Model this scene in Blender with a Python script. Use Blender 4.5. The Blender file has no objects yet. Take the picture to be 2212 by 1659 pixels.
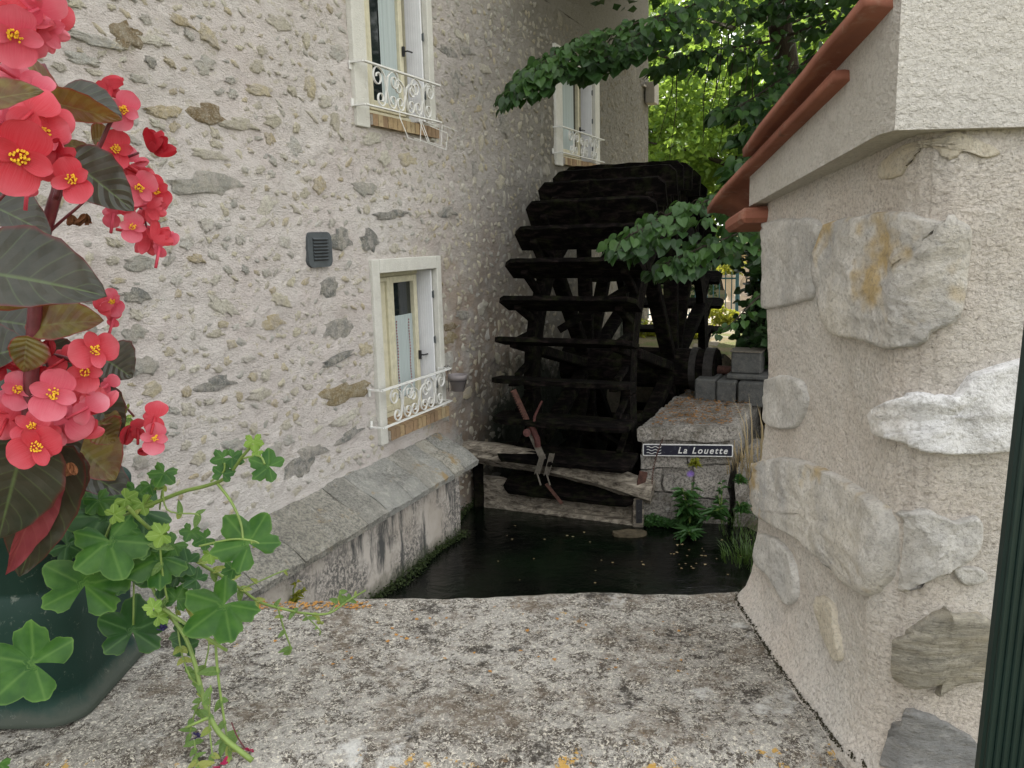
import bpy, math, random
from mathutils import Vector, Matrix, noise as mn
R = math.radians
random.seed(7)
sc = bpy.context.scene
col = sc.collection

# ------------------------------------------------------------------ camera
PITCH, ROLL, EYE, FPX = R(10), R(-1.5), 2.7, 1790.0
cF = Vector((0, math.cos(PITCH), -math.sin(PITCH)))
cR0 = Vector((1, 0, 0)); cU0 = cR0.cross(cF)
cR = math.cos(ROLL)*cR0 + math.sin(ROLL)*cU0
cU = -math.sin(ROLL)*cR0 + math.cos(ROLL)*cU0
cd = bpy.data.cameras.new('camera'); cam = bpy.data.objects.new('camera', cd); col.objects.link(cam)
cd.sensor_fit = 'HORIZONTAL'; cd.sensor_width = 36.0; cd.lens = 36.0*FPX/2212.0
cd.clip_start = 0.02; cd.clip_end = 2000
M = Matrix.Identity(4)
for i in range(3):
    M[i][0] = cR[i]; M[i][1] = cU[i]; M[i][2] = -cF[i]
M[2][3] = EYE
cam.matrix_world = M
sc.camera = cam
# ------------------------------------------------------------------ light
SUN_EL, SUN_AZ = R(50), R(-24)     # azimuth from +Y towards +X
w = bpy.data.worlds.new("World"); sc.world = w; w.use_nodes = True
nt = w.node_tree; nt.nodes.clear()
out = nt.nodes.new('ShaderNodeOutputWorld'); bg = nt.nodes.new('ShaderNodeBackground')
sky = nt.nodes.new('ShaderNodeTexSky'); sky.sky_type = 'NISHITA'; sky.sun_disc = False
sky.sun_elevation = SUN_EL; sky.sun_rotation = SUN_AZ; sky.dust_density = 2.5; sky.air_density = 1.0
tc = nt.nodes.new('ShaderNodeTexCoord'); cn = nt.nodes.new('ShaderNodeTexNoise'); cn.inputs['Scale'].default_value = 1.6
cn.inputs['Detail'].default_value = 6
cr = nt.nodes.new('ShaderNodeValToRGB'); cr.color_ramp.elements[0].position = .30; cr.color_ramp.elements[1].position = .52
cr.color_ramp.elements[0].color = (.55, .55, .55, 1)
mx = nt.nodes.new('ShaderNodeMix'); mx.data_type = 'RGBA'
nt.links.new(tc.outputs['Generated'], cn.inputs['Vector']); nt.links.new(cn.outputs['Fac'], cr.inputs['Fac'])
nt.links.new(cr.outputs['Color'], mx.inputs[0]); nt.links.new(sky.outputs['Color'], mx.inputs[6])
mx.inputs[7].default_value = (7.0, 7.0, 6.95, 1)       # bright cloud cover
nt.links.new(mx.outputs[2], bg.inputs['Color']); bg.inputs['Strength'].default_value = 0.12
nt.links.new(bg.outputs[0], out.inputs[0])
sl = bpy.data.lights.new('sun', 'SUN'); so = bpy.data.objects.new('sun', sl); col.objects.link(so)
sl.energy = 4.0; sl.angle = R(.6); sl.color = (1.0, .95, .86)
sd = Vector((math.sin(SUN_AZ)*math.cos(SUN_EL), math.cos(SUN_AZ)*math.cos(SUN_EL), math.sin(SUN_EL)))
so.rotation_euler = sd.to_track_quat('Z', 'Y').to_euler()
vs = sc.view_settings; vs.view_transform = 'Standard'; vs.look = 'None'; vs.gamma = 1; vs.use_curve_mapping = False
vs.exposure = 1.5
sc.cycles.max_bounces = 8; sc.cycles.diffuse_bounces = 4; sc.cycles.transparent_max_bounces = 8

# ------------------------------------------------------------------ helpers
def P(px, py, Y):
    """point on the sight line of photo pixel (px,py) at forward distance Y: how the survey was taken"""
    v = cF + cR*((px-1106)/FPX) - cU*((py-829.5)/FPX)
    return v*(Y/v.y) + Vector((0, 0, EYE))
def Pz(px, py, z):
    v = cF + cR*((px-1106)/FPX) - cU*((py-829.5)/FPX)
    return v*((z-EYE)/v.z) + Vector((0, 0, EYE))
def Px(px, py, X):
    v = cF + cR*((px-1106)/FPX) - cU*((py-829.5)/FPX)
    return v*(X/v.x) + Vector((0, 0, EYE))
SLAB = 2.12
AZ = R(23.43); nW = Vector((math.cos(AZ), -math.sin(AZ), 0)); wW = Vector((math.sin(AZ), math.cos(AZ), 0))
D0 = 3.6
def HW(x, y, z):            # house-local to world
    return nW*(x-D0) + wW*y + Vector((0, 0, z))
def onwall(px, py, d=D0):
    v = cF + cR*((px-1106)/FPX) - cU*((py-829.5)/FPX)
    p = v*(-d/v.dot(nW)); return p.dot(wW), p.z+EYE

def tag(o, label=None, cat=None, group=None, kind=None):
    if label: o['label'] = label
    if cat: o['category'] = cat
    if group: o['group'] = group
    if kind: o['kind'] = kind
    return o
def empty(name, loc=(0, 0, 0), rz=0):
    o = bpy.data.objects.new(name, None); col.objects.link(o); o.location = loc; o.rotation_euler[2] = rz
    o.empty_display_size = .1
    return o
class MB:
    def __init__(s): s.v = []; s.f = []; s.m = []; s.uv = []
    def add(s, vs, fs, mi=0, uvs=None):
        b = len(s.v); s.v += [tuple(v) for v in vs]
        for k, f in enumerate(fs):
            s.f.append(tuple(i+b for i in f)); s.m.append(mi)
            s.uv.append([uvs[i] for i in f] if uvs else [(0, 0)]*len(f))
        return s
    def box(s, c, d, rot=None, mi=0, bev=0):
        hx, hy, hz = d[0]/2, d[1]/2, d[2]/2
        if bev > 0:
            vs = []
            b = min(bev, hx*.9, hy*.9, hz*.9)
            for sx in (-1, 1):
                for sy in (-1, 1):
                    for sz in (-1, 1):
                        vs += [(sx*hx, sy*(hy-b), sz*(hz-b)), (sx*(hx-b), sy*hy, sz*(hz-b)), (sx*(hx-b), sy*(hy-b), sz*hz)]
            import itertools
            def I(sx, sy, sz, k): return (((sx+1)//2)*4+((sy+1)//2)*2+((sz+1)//2))*3+k
            fs = []
            for k in range(3):
                for sg in (-1, 1):
                    q = []
                    for (a, b2) in ((-1, -1), (1, -1), (1, 1), (-1, 1)):
                        t = [a, b2]; t.insert(k, sg); q.append(I(t[0], t[1], t[2], k))
                    fs.append(q if (sg == 1) == (k != 1) else q[::-1])
            for k in range(3):
                o1, o2 = [j for j in range(3) if j != k]
                for a in (-1, 1):
                    for b2 in (-1, 1):
                        t1 = [0, 0, 0]; t1[k] = -1; t1[o1] = a; t1[o2] = b2
                        t2 = list(t1); t2[k] = 1
                        fs.append((I(*t1, o1), I(*t2, o1), I(*t2, o2), I(*t1, o2)))
            for sx in (-1, 1):
                for sy in (-1, 1):
                    for sz in (-1, 1): fs.append((I(sx, sy, sz, 0), I(sx, sy, sz, 1), I(sx, sy, sz, 2)))
        else:
            vs = [(x, y, z) for x in (-hx, hx) for y in (-hy, hy) for z in (-hz, hz)]
            fs = [(0, 1, 3, 2), (4, 6, 7, 5), (0, 4, 5, 1), (2, 3, 7, 6), (0, 2, 6, 4), (1, 5, 7, 3)]
        c = Vector(c)
        vs = [(rot @ Vector(v) if rot else Vector(v)) + c for v in vs]
        return s.add(vs, fs, mi)
    def bar(s, a, b, wd, th, up=(0, 0, 1), mi=0, bev=0, tp=1.0):
        a, b = Vector(a), Vector(b); d = b-a; L = d.length; d.normalize()
        u = Vector(up); r = d.cross(u)
        if r.length < 1e-4: r = d.cross(Vector((1, 0, 0)))
        r.normalize(); u = r.cross(d)
        m = Matrix((r, d, u)).transposed()
        return s.box((a+b)/2, (wd, L, th), m, mi, bev)
    def tube(s, pts, rad, n=6, mi=0, cap=True, flat=None):
        pts = [Vector(p) for p in pts]; N = len(pts)
        if not hasattr(rad, '__len__'): rad = [rad]*N
        t0 = (pts[1]-pts[0]).normalized()
        r = t0.cross(Vector((0, 0, 1)))
        if r.length < .05: r = t0.cross(Vector((1, 0, 0)))
        r.normalize(); vs = []; fs = []
        for i, p in enumerate(pts):
            t = (pts[min(i+1, N-1)]-pts[max(i-1, 0)]).normalized()
            r = (r - t*r.dot(t))
            if r.length < 1e-6: r = t.orthogonal()
            r.normalize(); u = t.cross(r)
            for k in range(n):
                a = 2*math.pi*(k+.5)/n
                vs.append(p + (r*math.cos(a)*(flat[0] if flat else 1) + u*math.sin(a)*(flat[1] if flat else 1))*rad[i])
        for i in range(N-1):
            for k in range(n):
                fs.append((i*n+k, i*n+(k+1) % n, (i+1)*n+(k+1) % n, (i+1)*n+k))
        if cap:
            fs.append(tuple(range(n))[::-1]); fs.append(tuple((N-1)*n+k for k in range(n)))
        return s.add(vs, fs, mi)
    def prism(s, poly, o, ex, ey, ez, h, mi=0):
        """poly in (a,b) along ex,ey extruded h along ez"""
        o, ex, ey, ez = Vector(o), Vector(ex), Vector(ey), Vector(ez)
        n = len(poly)
        vs = [o+ex*a+ey*b for a, b in poly]+[o+ex*a+ey*b+ez*h for a, b in poly]
        fs = [tuple(range(n))[::-1], tuple(range(n, 2*n))]+[(i, (i+1) % n, n+(i+1) % n, n+i) for i in range(n)]
        return s.add(vs, fs, mi)
    def lathe(s, prof, c, n=24, mi=0):
        c = Vector(c); vs = []; fs = []
        for (r, z) in prof:
            for k in range(n):
                a = 2*math.pi*k/n; vs.append(c+Vector((r*math.cos(a), r*math.sin(a), z)))
        for i in range(len(prof)-1):
            for k in range(n): fs.append((i*n+k, i*n+(k+1) % n, (i+1)*n+(k+1) % n, (i+1)*n+k))
        return s.add(vs, fs, mi)
    def mesh(s, name, mats, smooth=False, fixn=True, uv=False):
        me = bpy.data.meshes.new(name); me.from_pydata(s.v, [], s.f)
        if not isinstance(mats, (list, tuple)): mats = [mats]
        for m in mats: me.materials.append(m)
        if len(mats) > 1: me.polygons.foreach_set('material_index', s.m)
        if uv:
            l = me.uv_layers.new(name='UVMap'); flat = [c for f in s.uv for q in f for c in q]
            l.data.foreach_set('uv', flat)
        if fixn:
            import bmesh
            bm = bmesh.new(); bm.from_mesh(me); bmesh.ops.recalc_face_normals(bm, faces=bm.faces); bm.to_mesh(me); bm.free()
        if smooth: me.polygons.foreach_set('use_smooth', [True]*len(me.polygons))
        me.update()
        return me
    def build(s, name, mats, parent=None, smooth=False, fixn=True, uv=False):
        o = bpy.data.objects.new(name, s.mesh(name, mats, smooth, fixn, uv)); col.objects.link(o); o.parent = parent
        return o
def inst(name, me, parent, loc=(0, 0, 0), rot=(0, 0, 0), scale=(1, 1, 1)):
    o = bpy.data.objects.new(name, me); col.objects.link(o); o.parent = parent
    o.location = loc; o.rotation_euler = rot; o.scale = scale
    return o
def fbm(x, y, z, o=4):
    return mn.fractal(Vector((x, y, z)), 1.0, 2.0, o, noise_basis='PERLIN_ORIGINAL')
def smooth_path(pts, k=6):
    pts = [Vector(p) for p in pts]; o = []
    for i in range(len(pts)-1):
        p0 = pts[max(i-1, 0)]; p1 = pts[i]; p2 = pts[i+1]; p3 = pts[min(i+2, len(pts)-1)]
        for j in range(k):
            t = j/k; t2 = t*t; t3 = t2*t
            o.append(.5*((2*p1)+(p2-p0)*t+(2*p0-5*p1+4*p2-p3)*t2+(3*p1-p0-3*p2+p3)*t3))
    o.append(pts[-1]); return o

# ------------------------------------------------------------------ materials
class NB:
    def __init__(s, name):
        s.mat = bpy.data.materials.new(name); s.mat.use_nodes = True; s.t = s.mat.node_tree; s.t.nodes.clear()
        s.out = s.t.nodes.new('ShaderNodeOutputMaterial'); s.g = s.t.nodes.new('ShaderNodeNewGeometry')
        s.pos = s.g.outputs['Position']
    def link(s, v, sock):
        if isinstance(v, bpy.types.NodeSocket): s.t.links.new(v, sock)
        elif v is not None:
            if sock.type == 'RGBA' and len(v) == 3: v = (*v, 1)
            sock.default_value = v
    def vec(s, scale=(1, 1, 1), src=None, loc=(0, 0, 0), rot=(0, 0, 0)):
        m = s.t.nodes.new('ShaderNodeMapping'); s.link(src or s.pos, m.inputs['Vector'])
        m.inputs['Scale'].default_value = scale; m.inputs['Location'].default_value = loc; m.inputs['Rotation'].default_value = rot
        return m.outputs[0]
    def noise(s, scale, detail=4, rough=.55, vec=None, dist=0, out='Fac'):
        n = s.t.nodes.new('ShaderNodeTexNoise'); s.link(vec or s.pos, n.inputs['Vector'])
        n.inputs['Scale'].default_value = scale; n.inputs['Detail'].default_value = detail
        n.inputs['Roughness'].default_value = rough; n.inputs['Distortion'].default_value = dist
        return n.outputs[out]
    def vor(s, scale, vec=None, feat='F1', out='Distance', rnd=1):
        n = s.t.nodes.new('ShaderNodeTexVoronoi'); n.feature = feat; s.link(vec or s.pos, n.inputs['Vector'])
        n.inputs['Scale'].default_value = scale; n.inputs['Randomness'].default_value = rnd
        return n.outputs[out]
    def ramp(s, f, stops, interp='LINEAR'):
        r = s.t.nodes.new('ShaderNodeValToRGB'); e = r.color_ramp.elements; r.color_ramp.interpolation = interp
        while len(e) < len(stops): e.new(.5)
        for k, (p, c) in enumerate(stops):
            e[k].position = p; e[k].color = (c, c, c, 1) if not hasattr(c, '__len__') else (*c, 1)
        s.link(f, r.inputs['Fac']); return r.outputs['Color']
    def mix(s, f, a, b, bt='MIX'):
        m = s.t.nodes.new('ShaderNodeMix'); m.data_type = 'RGBA'; m.blend_type = bt
        s.link(f, m.inputs[0]); s.link(a, m.inputs[6]); s.link(b, m.inputs[7]); return m.outputs[2]
    def math(s, op, a, b=None, c=None, clamp=False):
        m = s.t.nodes.new('ShaderNodeMath'); m.operation = op; m.use_clamp = clamp
        s.link(a, m.inputs[0])
        if b is not None: s.link(b, m.inputs[1])
        if c is not None: s.link(c, m.inputs[2])
        return m.outputs[0]
    def sep(s, v=None):
        m = s.t.nodes.new('ShaderNodeSeparateXYZ'); s.link(v or s.pos, m.inputs[0]); return m.outputs
    def rnd(s): return s.t.nodes.new('ShaderNodeObjectInfo').outputs['Random']
    def isl(s): return s.g.outputs['Random Per Island']
    def uv(s):
        n = s.t.nodes.new('ShaderNodeUVMap'); return n.outputs[0]
    def bump(s, h, st=.5, dist=.01, n=None):
        b = s.t.nodes.new('ShaderNodeBump'); s.link(h, b.inputs['Height']); b.inputs['Strength'].default_value = st
        b.inputs['Distance'].default_value = dist
        if n is not None: s.link(n, b.inputs['Normal'])
        return b.outputs[0]
    def bsdf(s, colr, rough=.85, nrm=None, spec=.3, metal=0, trans=None, sub=None, **kw):
        b = s.t.nodes.new('ShaderNodeBsdfPrincipled'); s.link(colr, b.inputs['Base Color']); s.link(rough, b.inputs['Roughness'])
        s.link(metal, b.inputs['Metallic']); s.link(spec, b.inputs['Specular IOR Level'])
        if nrm is not None: s.link(nrm, b.inputs['Normal'])
        for k, v in kw.items(): s.link(v, b.inputs[k.replace('_', ' ')])
        o = b.outputs[0]
        if trans is not None:
            t = s.t.nodes.new('ShaderNodeBsdfTranslucent'); s.link(trans[1], t.inputs['Color'])
            if nrm is not None: s.link(nrm, t.inputs['Normal'])
            m = s.t.nodes.new('ShaderNodeMixShader'); s.link(trans[0], m.inputs[0]); s.link(o, m.inputs[1]); s.link(t.outputs[0], m.inputs[2]); o = m.outputs[0]
        s.t.links.new(o, s.out.inputs[0]); return s.mat
MT = {}
def simple(name, c, rough=.6, spec=.3, metal=0, var=.15, sc_=20, bs=.2, bd=.002):
    n = NB(name); f = n.noise(sc_, 5, .6); cc = n.mix(n.ramp(f, [(.3, 0), (.7, 1)]), tuple(x*(1-var) for x in c), tuple(min(1, x*(1+var)) for x in c))
    return n.bsdf(cc, rough, n.bump(n.noise(sc_*6, 3), bs, bd), spec, metal)

def m_plaster():
    n = NB('plaster')
    big = n.noise(1.1, 4, .6); mid = n.noise(5, 5, .65)
    c = n.mix(n.ramp(big, [(.35, 0), (.65, 1)]), (.645, .58, .545), (.665, .625, .585))
    c = n.mix(n.ramp(mid, [(.4, 0), (.7, .5)]), c, (.72, .69, .64))
    c = n.mix(n.ramp(n.noise(2.3, 5, .6, n.vec(loc=(7, 3, 1))), [(.56, 0), (.72, .4)]), c, (.47, .40, .355))
    wl = n.vec(rot=(0, 0, AZ)); o = n.sep(wl)     # o[1] runs along the wall
    # ragged flakes of stone showing through the worn render, longer along the courses
    fl = n.noise(8.5, 9, .74, n.vec((1, 1, 1.55), wl), .35); fm = n.ramp(n.math('MULTIPLY_ADD', n.sep(wl)[1], .006, fl), [(.60, 0), (.64, 1)])
    fc = n.ramp(n.noise(5.5, 4, .7, n.vec(loc=(2, 2, 8))), [(.34, (.42, .40, .34)), (.46, (.58, .53, .42)), (.56, (.66, .62, .52)), (.66, (.54, .47, .34))])
    fc = n.mix(n.ramp(n.noise(60, 6, .75), [(.36, .7), (.5, 0)]), fc, (.22, .19, .14))
    c = n.mix(n.math('MULTIPLY', fm, .85), c, fc)
    along = n.math('MULTIPLY_ADD', n.noise(1.3, 4, .6), 1.6, o[1])
    mk = n.ramp(n.math('MULTIPLY', n.math('SUBTRACT', along, 6.9), .6), [(0, 0), (.5, 1)])
    zz = n.math('MULTIPLY_ADD', n.noise(2.2, 6, .7), 1.5, o[2])
    damp = n.ramp(n.math('MULTIPLY', zz, .25), [(.62, 1), (.98, 0)])
    c = n.mix(n.math('MULTIPLY', n.math('MULTIPLY', mk, damp), n.ramp(n.noise(3.5, 5, .6), [(.35, .25), (.60, .85)])), c, (.40, .28, .19))
    c = n.mix(n.math('MULTIPLY', n.math('MULTIPLY', mk, damp), n.ramp(n.noise(2.6, 5, .6, n.vec(loc=(3, 9, 5))), [(.5, 0), (.7, .7)])), c, (.60, .62, .62))
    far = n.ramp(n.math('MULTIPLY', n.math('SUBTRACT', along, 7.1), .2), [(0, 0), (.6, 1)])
    c = n.mix(n.math('MULTIPLY', far, .88), c, (.155, .145, .115))  # canopy shade over the far end of the wall, painted into the colour
    wet = n.ramp(n.math('MULTIPLY', n.math('MULTIPLY_ADD', n.noise(2.0, 7, .75), 2.0, o[2]), .3), [(.60, 1), (.76, 0)])
    wm = n.math('MULTIPLY', wet, n.ramp(n.math('MULTIPLY', n.math('SUBTRACT', along, 7.6), .5), [(0, 0), (.6, 1)]))
    c = n.mix(wm, c, (.022, .026, .018))
    c = n.mix(n.ramp(n.noise(9, 6, .7), [(.62, 0), (.75, .35)]), c, (.30, .27, .23))
    tro = n.noise(34, 3, .6, None, 2.6)
    tr2 = n.noise(15, 4, .6, n.vec((1.0, 1.0, 3.0), rot=(.3, .2, 0)), 1.8)
    b = n.bump(fl, .8, .055); b = n.bump(tr2, .8, .022, b); b = n.bump(tro, .7, .011, b); b = n.bump(n.noise(150, 3, .7), .5, .002, b)
    return n.bsdf(c, .92, b, .12)
def m_stone(name, ramp, per='rnd', mixp=.5):
    n = NB(name); r = n.rnd() if per == 'rnd' else n.isl()
    c = n.ramp(r, ramp, 'CONSTANT')
    c = n.mix(n.ramp(n.noise(11, 4, .7, n.vec(loc=(6, 1, 2))), [(.45, 0), (.6, .8)]), c, n.mix(.5, c, (.60, .55, .44)))
    pit = n.noise(38, 6, .75, None, .6); c = n.mix(n.ramp(pit, [(.32, 1), (.48, 0)]), c, n.mix(.3, c, (.24, .20, .15)))
    c = n.mix(n.ramp(n.noise(70, 5, .7), [(.52, 0), (.66, .6)]), c, (.66, .62, .52))
    c = n.mix(n.ramp(n.noise(14, 4, .6), [(.45, 0), (.60, mixp)]), c, (.62, .57, .52))
    o = n.sep(n.vec(rot=(0, 0, AZ)))
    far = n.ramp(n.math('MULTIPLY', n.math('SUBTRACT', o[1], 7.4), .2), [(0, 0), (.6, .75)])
    c = n.mix(far, c, (.16, .148, .115))  # stones take the same painted canopy shade towards the far end
    wet = n.ramp(n.math('MULTIPLY', n.math('MULTIPLY_ADD', n.noise(2.0, 7, .75), 2.0, o[2]), .3), [(.60, 1), (.76, 0)])
    wm = n.math('MULTIPLY', wet, n.ramp(n.math('MULTIPLY', n.math('SUBTRACT', o[1], 7.1), .5), [(0, 0), (.5, 1)]))
    c = n.mix(wm, c, (.02, .024, .016))
    b = n.bump(n.noise(26, 6, .72), 1.0, .05); b = n.bump(n.noise(95, 5, .75), .9, .012, b)
    return n.bsdf(c, .95, b, .1)
RS = [(0, (.72, .67, .51)), (.16, (.66, .58, .40)), (.30, (.74, .71, .60)), (.45, (.60, .56, .44)), (.57, (.58, .57, .52)), (.68, (.68, .64, .53)), (.82, (.47, .47, .43)), (.88, (.58, .49, .32)), (.94, (.72, .70, .64))]
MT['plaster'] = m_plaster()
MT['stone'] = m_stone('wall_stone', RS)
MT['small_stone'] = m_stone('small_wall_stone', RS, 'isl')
MT['grey_stone'] = m_stone('grey_wall_stone', [(0, (.33, .325, .30)), (.35, (.25, .255, .24)), (.7, (.44, .43, .385))], mixp=.5)
MT['brown_stone'] = m_stone('brown_wall_stone', [(0, (.26, .19, .10)), (.5, (.33, .26, .14))], mixp=.12)
def m_cap():
    n = NB('lichen_limestone')
    c = n.mix(n.ramp(n.noise(3.2, 4, .6), [(.35, 0), (.65, 1)]), (.27, .255, .225), (.42, .405, .37))
    sp = n.math('MULTIPLY_ADD', n.noise(38, 5, .8), .55, n.math('MULTIPLY', n.noise(150, 5, .85, None, 1.0), .5))
    c = n.mix(n.ramp(sp, [(.485, .95), (.54, 0)]), c, (.075, .062, .05))
    c = n.mix(n.ramp(n.noise(230, 4, .8, n.vec(loc=(3, 1, 4)), 1.0), [(.52, 0), (.60, .95)]), c, (.72, .68, .58))
    c = n.mix(n.math('MULTIPLY', n.ramp(n.noise(9, 5, .7, n.vec(loc=(1, 8, 2))), [(.50, 0), (.60, .7)]), n.ramp(n.noise(60, 4, .8), [(.42, .1), (.55, 1)])), c, (.16, .125, .09))
    c = n.mix(n.math('MULTIPLY', n.ramp(n.noise(13, 6, .75, n.vec(loc=(5, 2, 7))), [(.57, 0), (.63, .9)]), n.ramp(n.noise(110, 3, .8), [(.35, 0), (.5, 1)])), c, (.04, .034, .028))
    c = n.mix(n.ramp(n.noise(11, 6, .7, n.vec(loc=(2, 5, 9))), [(.60, 0), (.68, .75)]), c, (.66, .66, .63))
    o = n.sep()
    # orange lichen, thicker along the near edge
    near = n.ramp(n.math('MULTIPLY', n.math('SUBTRACT', o[1], .80), 8), [(0, .22), (.8, 0)])
    c = n.mix(n.ramp(n.math('ADD', n.noise(26, 6, .75, n.vec(loc=(4, 4, 4))), near), [(.68, 0), (.71, .9)]), c, (.55, .33, .07))
    c = n.mix(n.ramp(n.noise(20, 6, .75, n.vec(loc=(8, 1, 4))), [(.64, 0), (.70, .6)]), c, (.36, .22, .09))
    h = n.math('MULTIPLY_ADD', sp, .6, n.noise(60, 5, .7))
    b = n.bump(h, 1.0, .008); b = n.bump(n.noise(18, 5, .6), .5, .012, b)
    return n.bsdf(c, .93, b, .15)
MT['cap'] = m_cap()
def m_render(name, c1, c2, spk=.35, gs=240):
    n = NB(name)
    c = n.mix(n.ramp(n.noise(6, 5, .65), [(.35, 0), (.65, 1)]), c1, c2)
    c = n.mix(n.ramp(n.noise(14, 5, .7, n.vec(loc=(3, 3, 3))), [(.55, 0), (.75, .4)]), c, (.40, .385, .36))
    g = n.noise(gs, 4, .75, None, .5)
    c = n.mix(n.ramp(g, [(.36, spk), (.52, 0)]), c, (.20, .17, .14)); c = n.mix(n.ramp(g, [(.53, 0), (.68, spk)]), c, (.74, .68, .60))
    b = n.bump(g, .8, .005); b = n.bump(n.noise(60, 4, .65, n.vec((1, 1, 1.8))), .6, .010, b)
    return n.bsdf(c, .93, b, .12)
MT['mortar'] = m_render('pinkish_render', (.66, .60, .535), (.67, .645, .60), .5)
MT['band'] = m_render('smooth_cream_render', (.58, .555, .50), (.64, .62, .575), .3)
MT['old_render'] = m_render('grey_old_render', (.34, .32, .28), (.44, .40, .35), .4)
def m_boulder(name, c1, c2, c3, ochre=0., fol=0):
    n = NB(name); v = n.vec((1, 1, 1+fol*3)) 
    c = n.mix(n.ramp(n.noise(9, 6, .7, v), [(.35, 0), (.6, 1)]), c1, c2)
    c = n.mix(n.ramp(n.noise(22, 6, .75, n.vec((1, 1, 1+fol*2), loc=(5, 5, 1))), [(.5, 0), (.68, .8)]), c, c3)
    c = n.mix(n.ramp(n.noise(5, 4, .7, n.vec(loc=(9, 2, 3))), [(.55, 0), (.62, ochre)]), c, (.47, .34, .14))
    g = n.noise(200, 4, .75); c = n.mix(n.ramp(g, [(.36, .45), (.5, 0)]), c, (.17, .16, .145))
    b = n.bump(n.noise(28, 6, .7, v), .8, .012); b = n.bump(n.noise(120, 5, .75), .55, .003, b)
    return n.bsdf(c, .9, b, .2)
MT['bo_grey'] = m_boulder('grey_boulder', (.40, .395, .38), (.56, .54, .50), (.70, .69, .66), .0)
MT['bo_ochre'] = m_boulder('ochre_boulder', (.40, .395, .385), (.58, .55, .49), (.72, .70, .66), .8)
MT['bo_white'] = m_boulder('white_boulder', (.78, .78, .78), (.88, .88, .88), (.48, .47, .46), .15)
MT['bo_layer'] = m_boulder('layered_boulder', (.30, .29, .25), (.46, .42, .33), (.60, .56, .47), .35, 2)
MT['bo_dark'] = m_boulder('slate_boulder', (.20, .205, .205), (.29, .29, .28), (.42, .41, .38), .0, 1)
MT['bo_cream'] = m_boulder('cream_boulder', (.50, .45, .36), (.58, .53, .43), (.66, .62, .52), .2)
def m_tile():
    n = NB('terracotta'); c = n.mix(n.ramp(n.noise(12, 5, .6), [(.3, 0), (.7, 1)]), (.20, .072, .046), (.29, .115, .072))
    c = n.mix(n.ramp(n.noise(40, 5, .7), [(.55, 0), (.72, .5)]), c, (.36, .24, .18)); c = n.mix(n.ramp(n.noise(25, 5, .7, n.vec(loc=(2, 2, 2))), [(.6, 0), (.7, .7)]), c, (.13, .06, .04))
    return n.bsdf(c, .75, n.bump(n.noise(150, 4, .6), .3, .001), .3)
MT['tile'] = m_tile()
def m_wood(name, c1, c2, c3, stretch=(14, 1, 14), rot=(0, 0, 0), moss=0, sc_=6, tex='Object', rough=.9):
    n = NB(name); t = n.t.nodes.new('ShaderNodeTexCoord')
    v = n.vec(stretch, t.outputs[tex], rot=rot)
    f = n.noise(sc_, 7, .72, v, .6); c = n.ramp(f, [(.34, c1), (.5, c2), (.66, c3)])
    if moss: c = n.mix(n.ramp(n.noise(7, 6, .7), [(.5, 0), (.65, moss)]), c, (.045, .055, .02))
    b = n.bump(f, .9, .012); b = n.bump(n.noise(80, 4, .7), .4, .003, b)
    return n.bsdf(c, rough, b, .06 if rough > .95 else .2)
MT['wheel'] = m_wood('wet_black_oak', (.0015, .0014, .0013), (.0035, .003, .0027), (.018, .013, .012), (2, 6, 6), moss=.2, sc_=3, tex='Object', rough=1.0)
MT['log'] = m_wood('weathered_oak', (.035, .028, .02), (.20, .175, .14), (.40, .36, .29), (1.2, 9, 9), sc_=3)
MT['iron_rust'] = simple('rusty_iron', (.085, .042, .032), .85, .3, .2, .5, 30, .5, .003)
MT['dark_iron'] = simple('dark_wet_iron', (.022, .020, .018), .7, .3, .2, .5, 20, .5, .004)
MT['red_iron'] = simple('red_painted_iron', (.075, .028, .024), .7, .3, .1, .45, 40, .4, .002)
MT['grey_metal'] = simple('weathered_metal', (.15, .135, .11), .7, .3, .2, .3, 40, .4, .002)
MT['white_paint'] = simple('white_painted_metal', (.72, .72, .69), .45, .4, 0, .08, 15, .1, .001)
MT['white_shutter'] = simple('white_shutter', (.70, .71, .73), .5, .3, 0, .05, 8, .1, .001)
MT['cream_paint'] = simple('cream_painted_wood', (.56, .53, .39), .6, .3, 0, .12, 18, .25, .002)
MT['surround'] = m_render('window_surround_stone', (.56, .555, .50), (.64, .635, .58), .12, 120)
MT['dark_plastic'] = simple('dark_grey_plastic', (.065, .075, .08), .5, .4, 0, .2, 20, .15, .001)
MT['black_metal'] = simple('black_metal', (.02, .02, .022), .5, .4, 0, .2)
MT['pot'] = simple('grey_plastic_pot', (.20, .18, .18), .6, .3, 0, .1)
MT['brick'] = None
def m_brick():
    n = NB('yellow_brick'); c = n.ramp(n.rnd(), [(0, (.38, .28, .16)), (.25, (.32, .22, .13)), (.5, (.42, .33, .20)), (.75, (.26, .18, .11))], 'CONSTANT')
    c = n.mix(n.ramp(n.noise(30, 5, .7), [(.5, 0), (.7, .7)]), c, (.15, .11, .07))
    return n.bsdf(c, .9, n.bump(n.noise(90, 4, .6), .5, .002), .2)
MT['brick'] = m_brick()
def m_glass():
    n = NB('window_glass'); return n.bsdf((.012, .017, .017), .06, n.bump(n.noise(3, 2), .05, .01), .6)
MT['glass'] = m_glass()
def m_curtain():
    n = NB('sheer_curtain'); o = n.sep(n.vec(rot=(0, 0, AZ)))
    f = n.noise(1, 3, .5, n.vec((60, 60, .6)))
    c = n.mix(f, (.26, .31, .31), (.52, .58, .57)); return n.bsdf(c, .9, n.bump(f, .6, .01), .1)
MT['curtain'] = m_curtain()
MT['red_trim'] = simple('red_curtain_trim', (.25, .06, .06), .9, .1)
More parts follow.
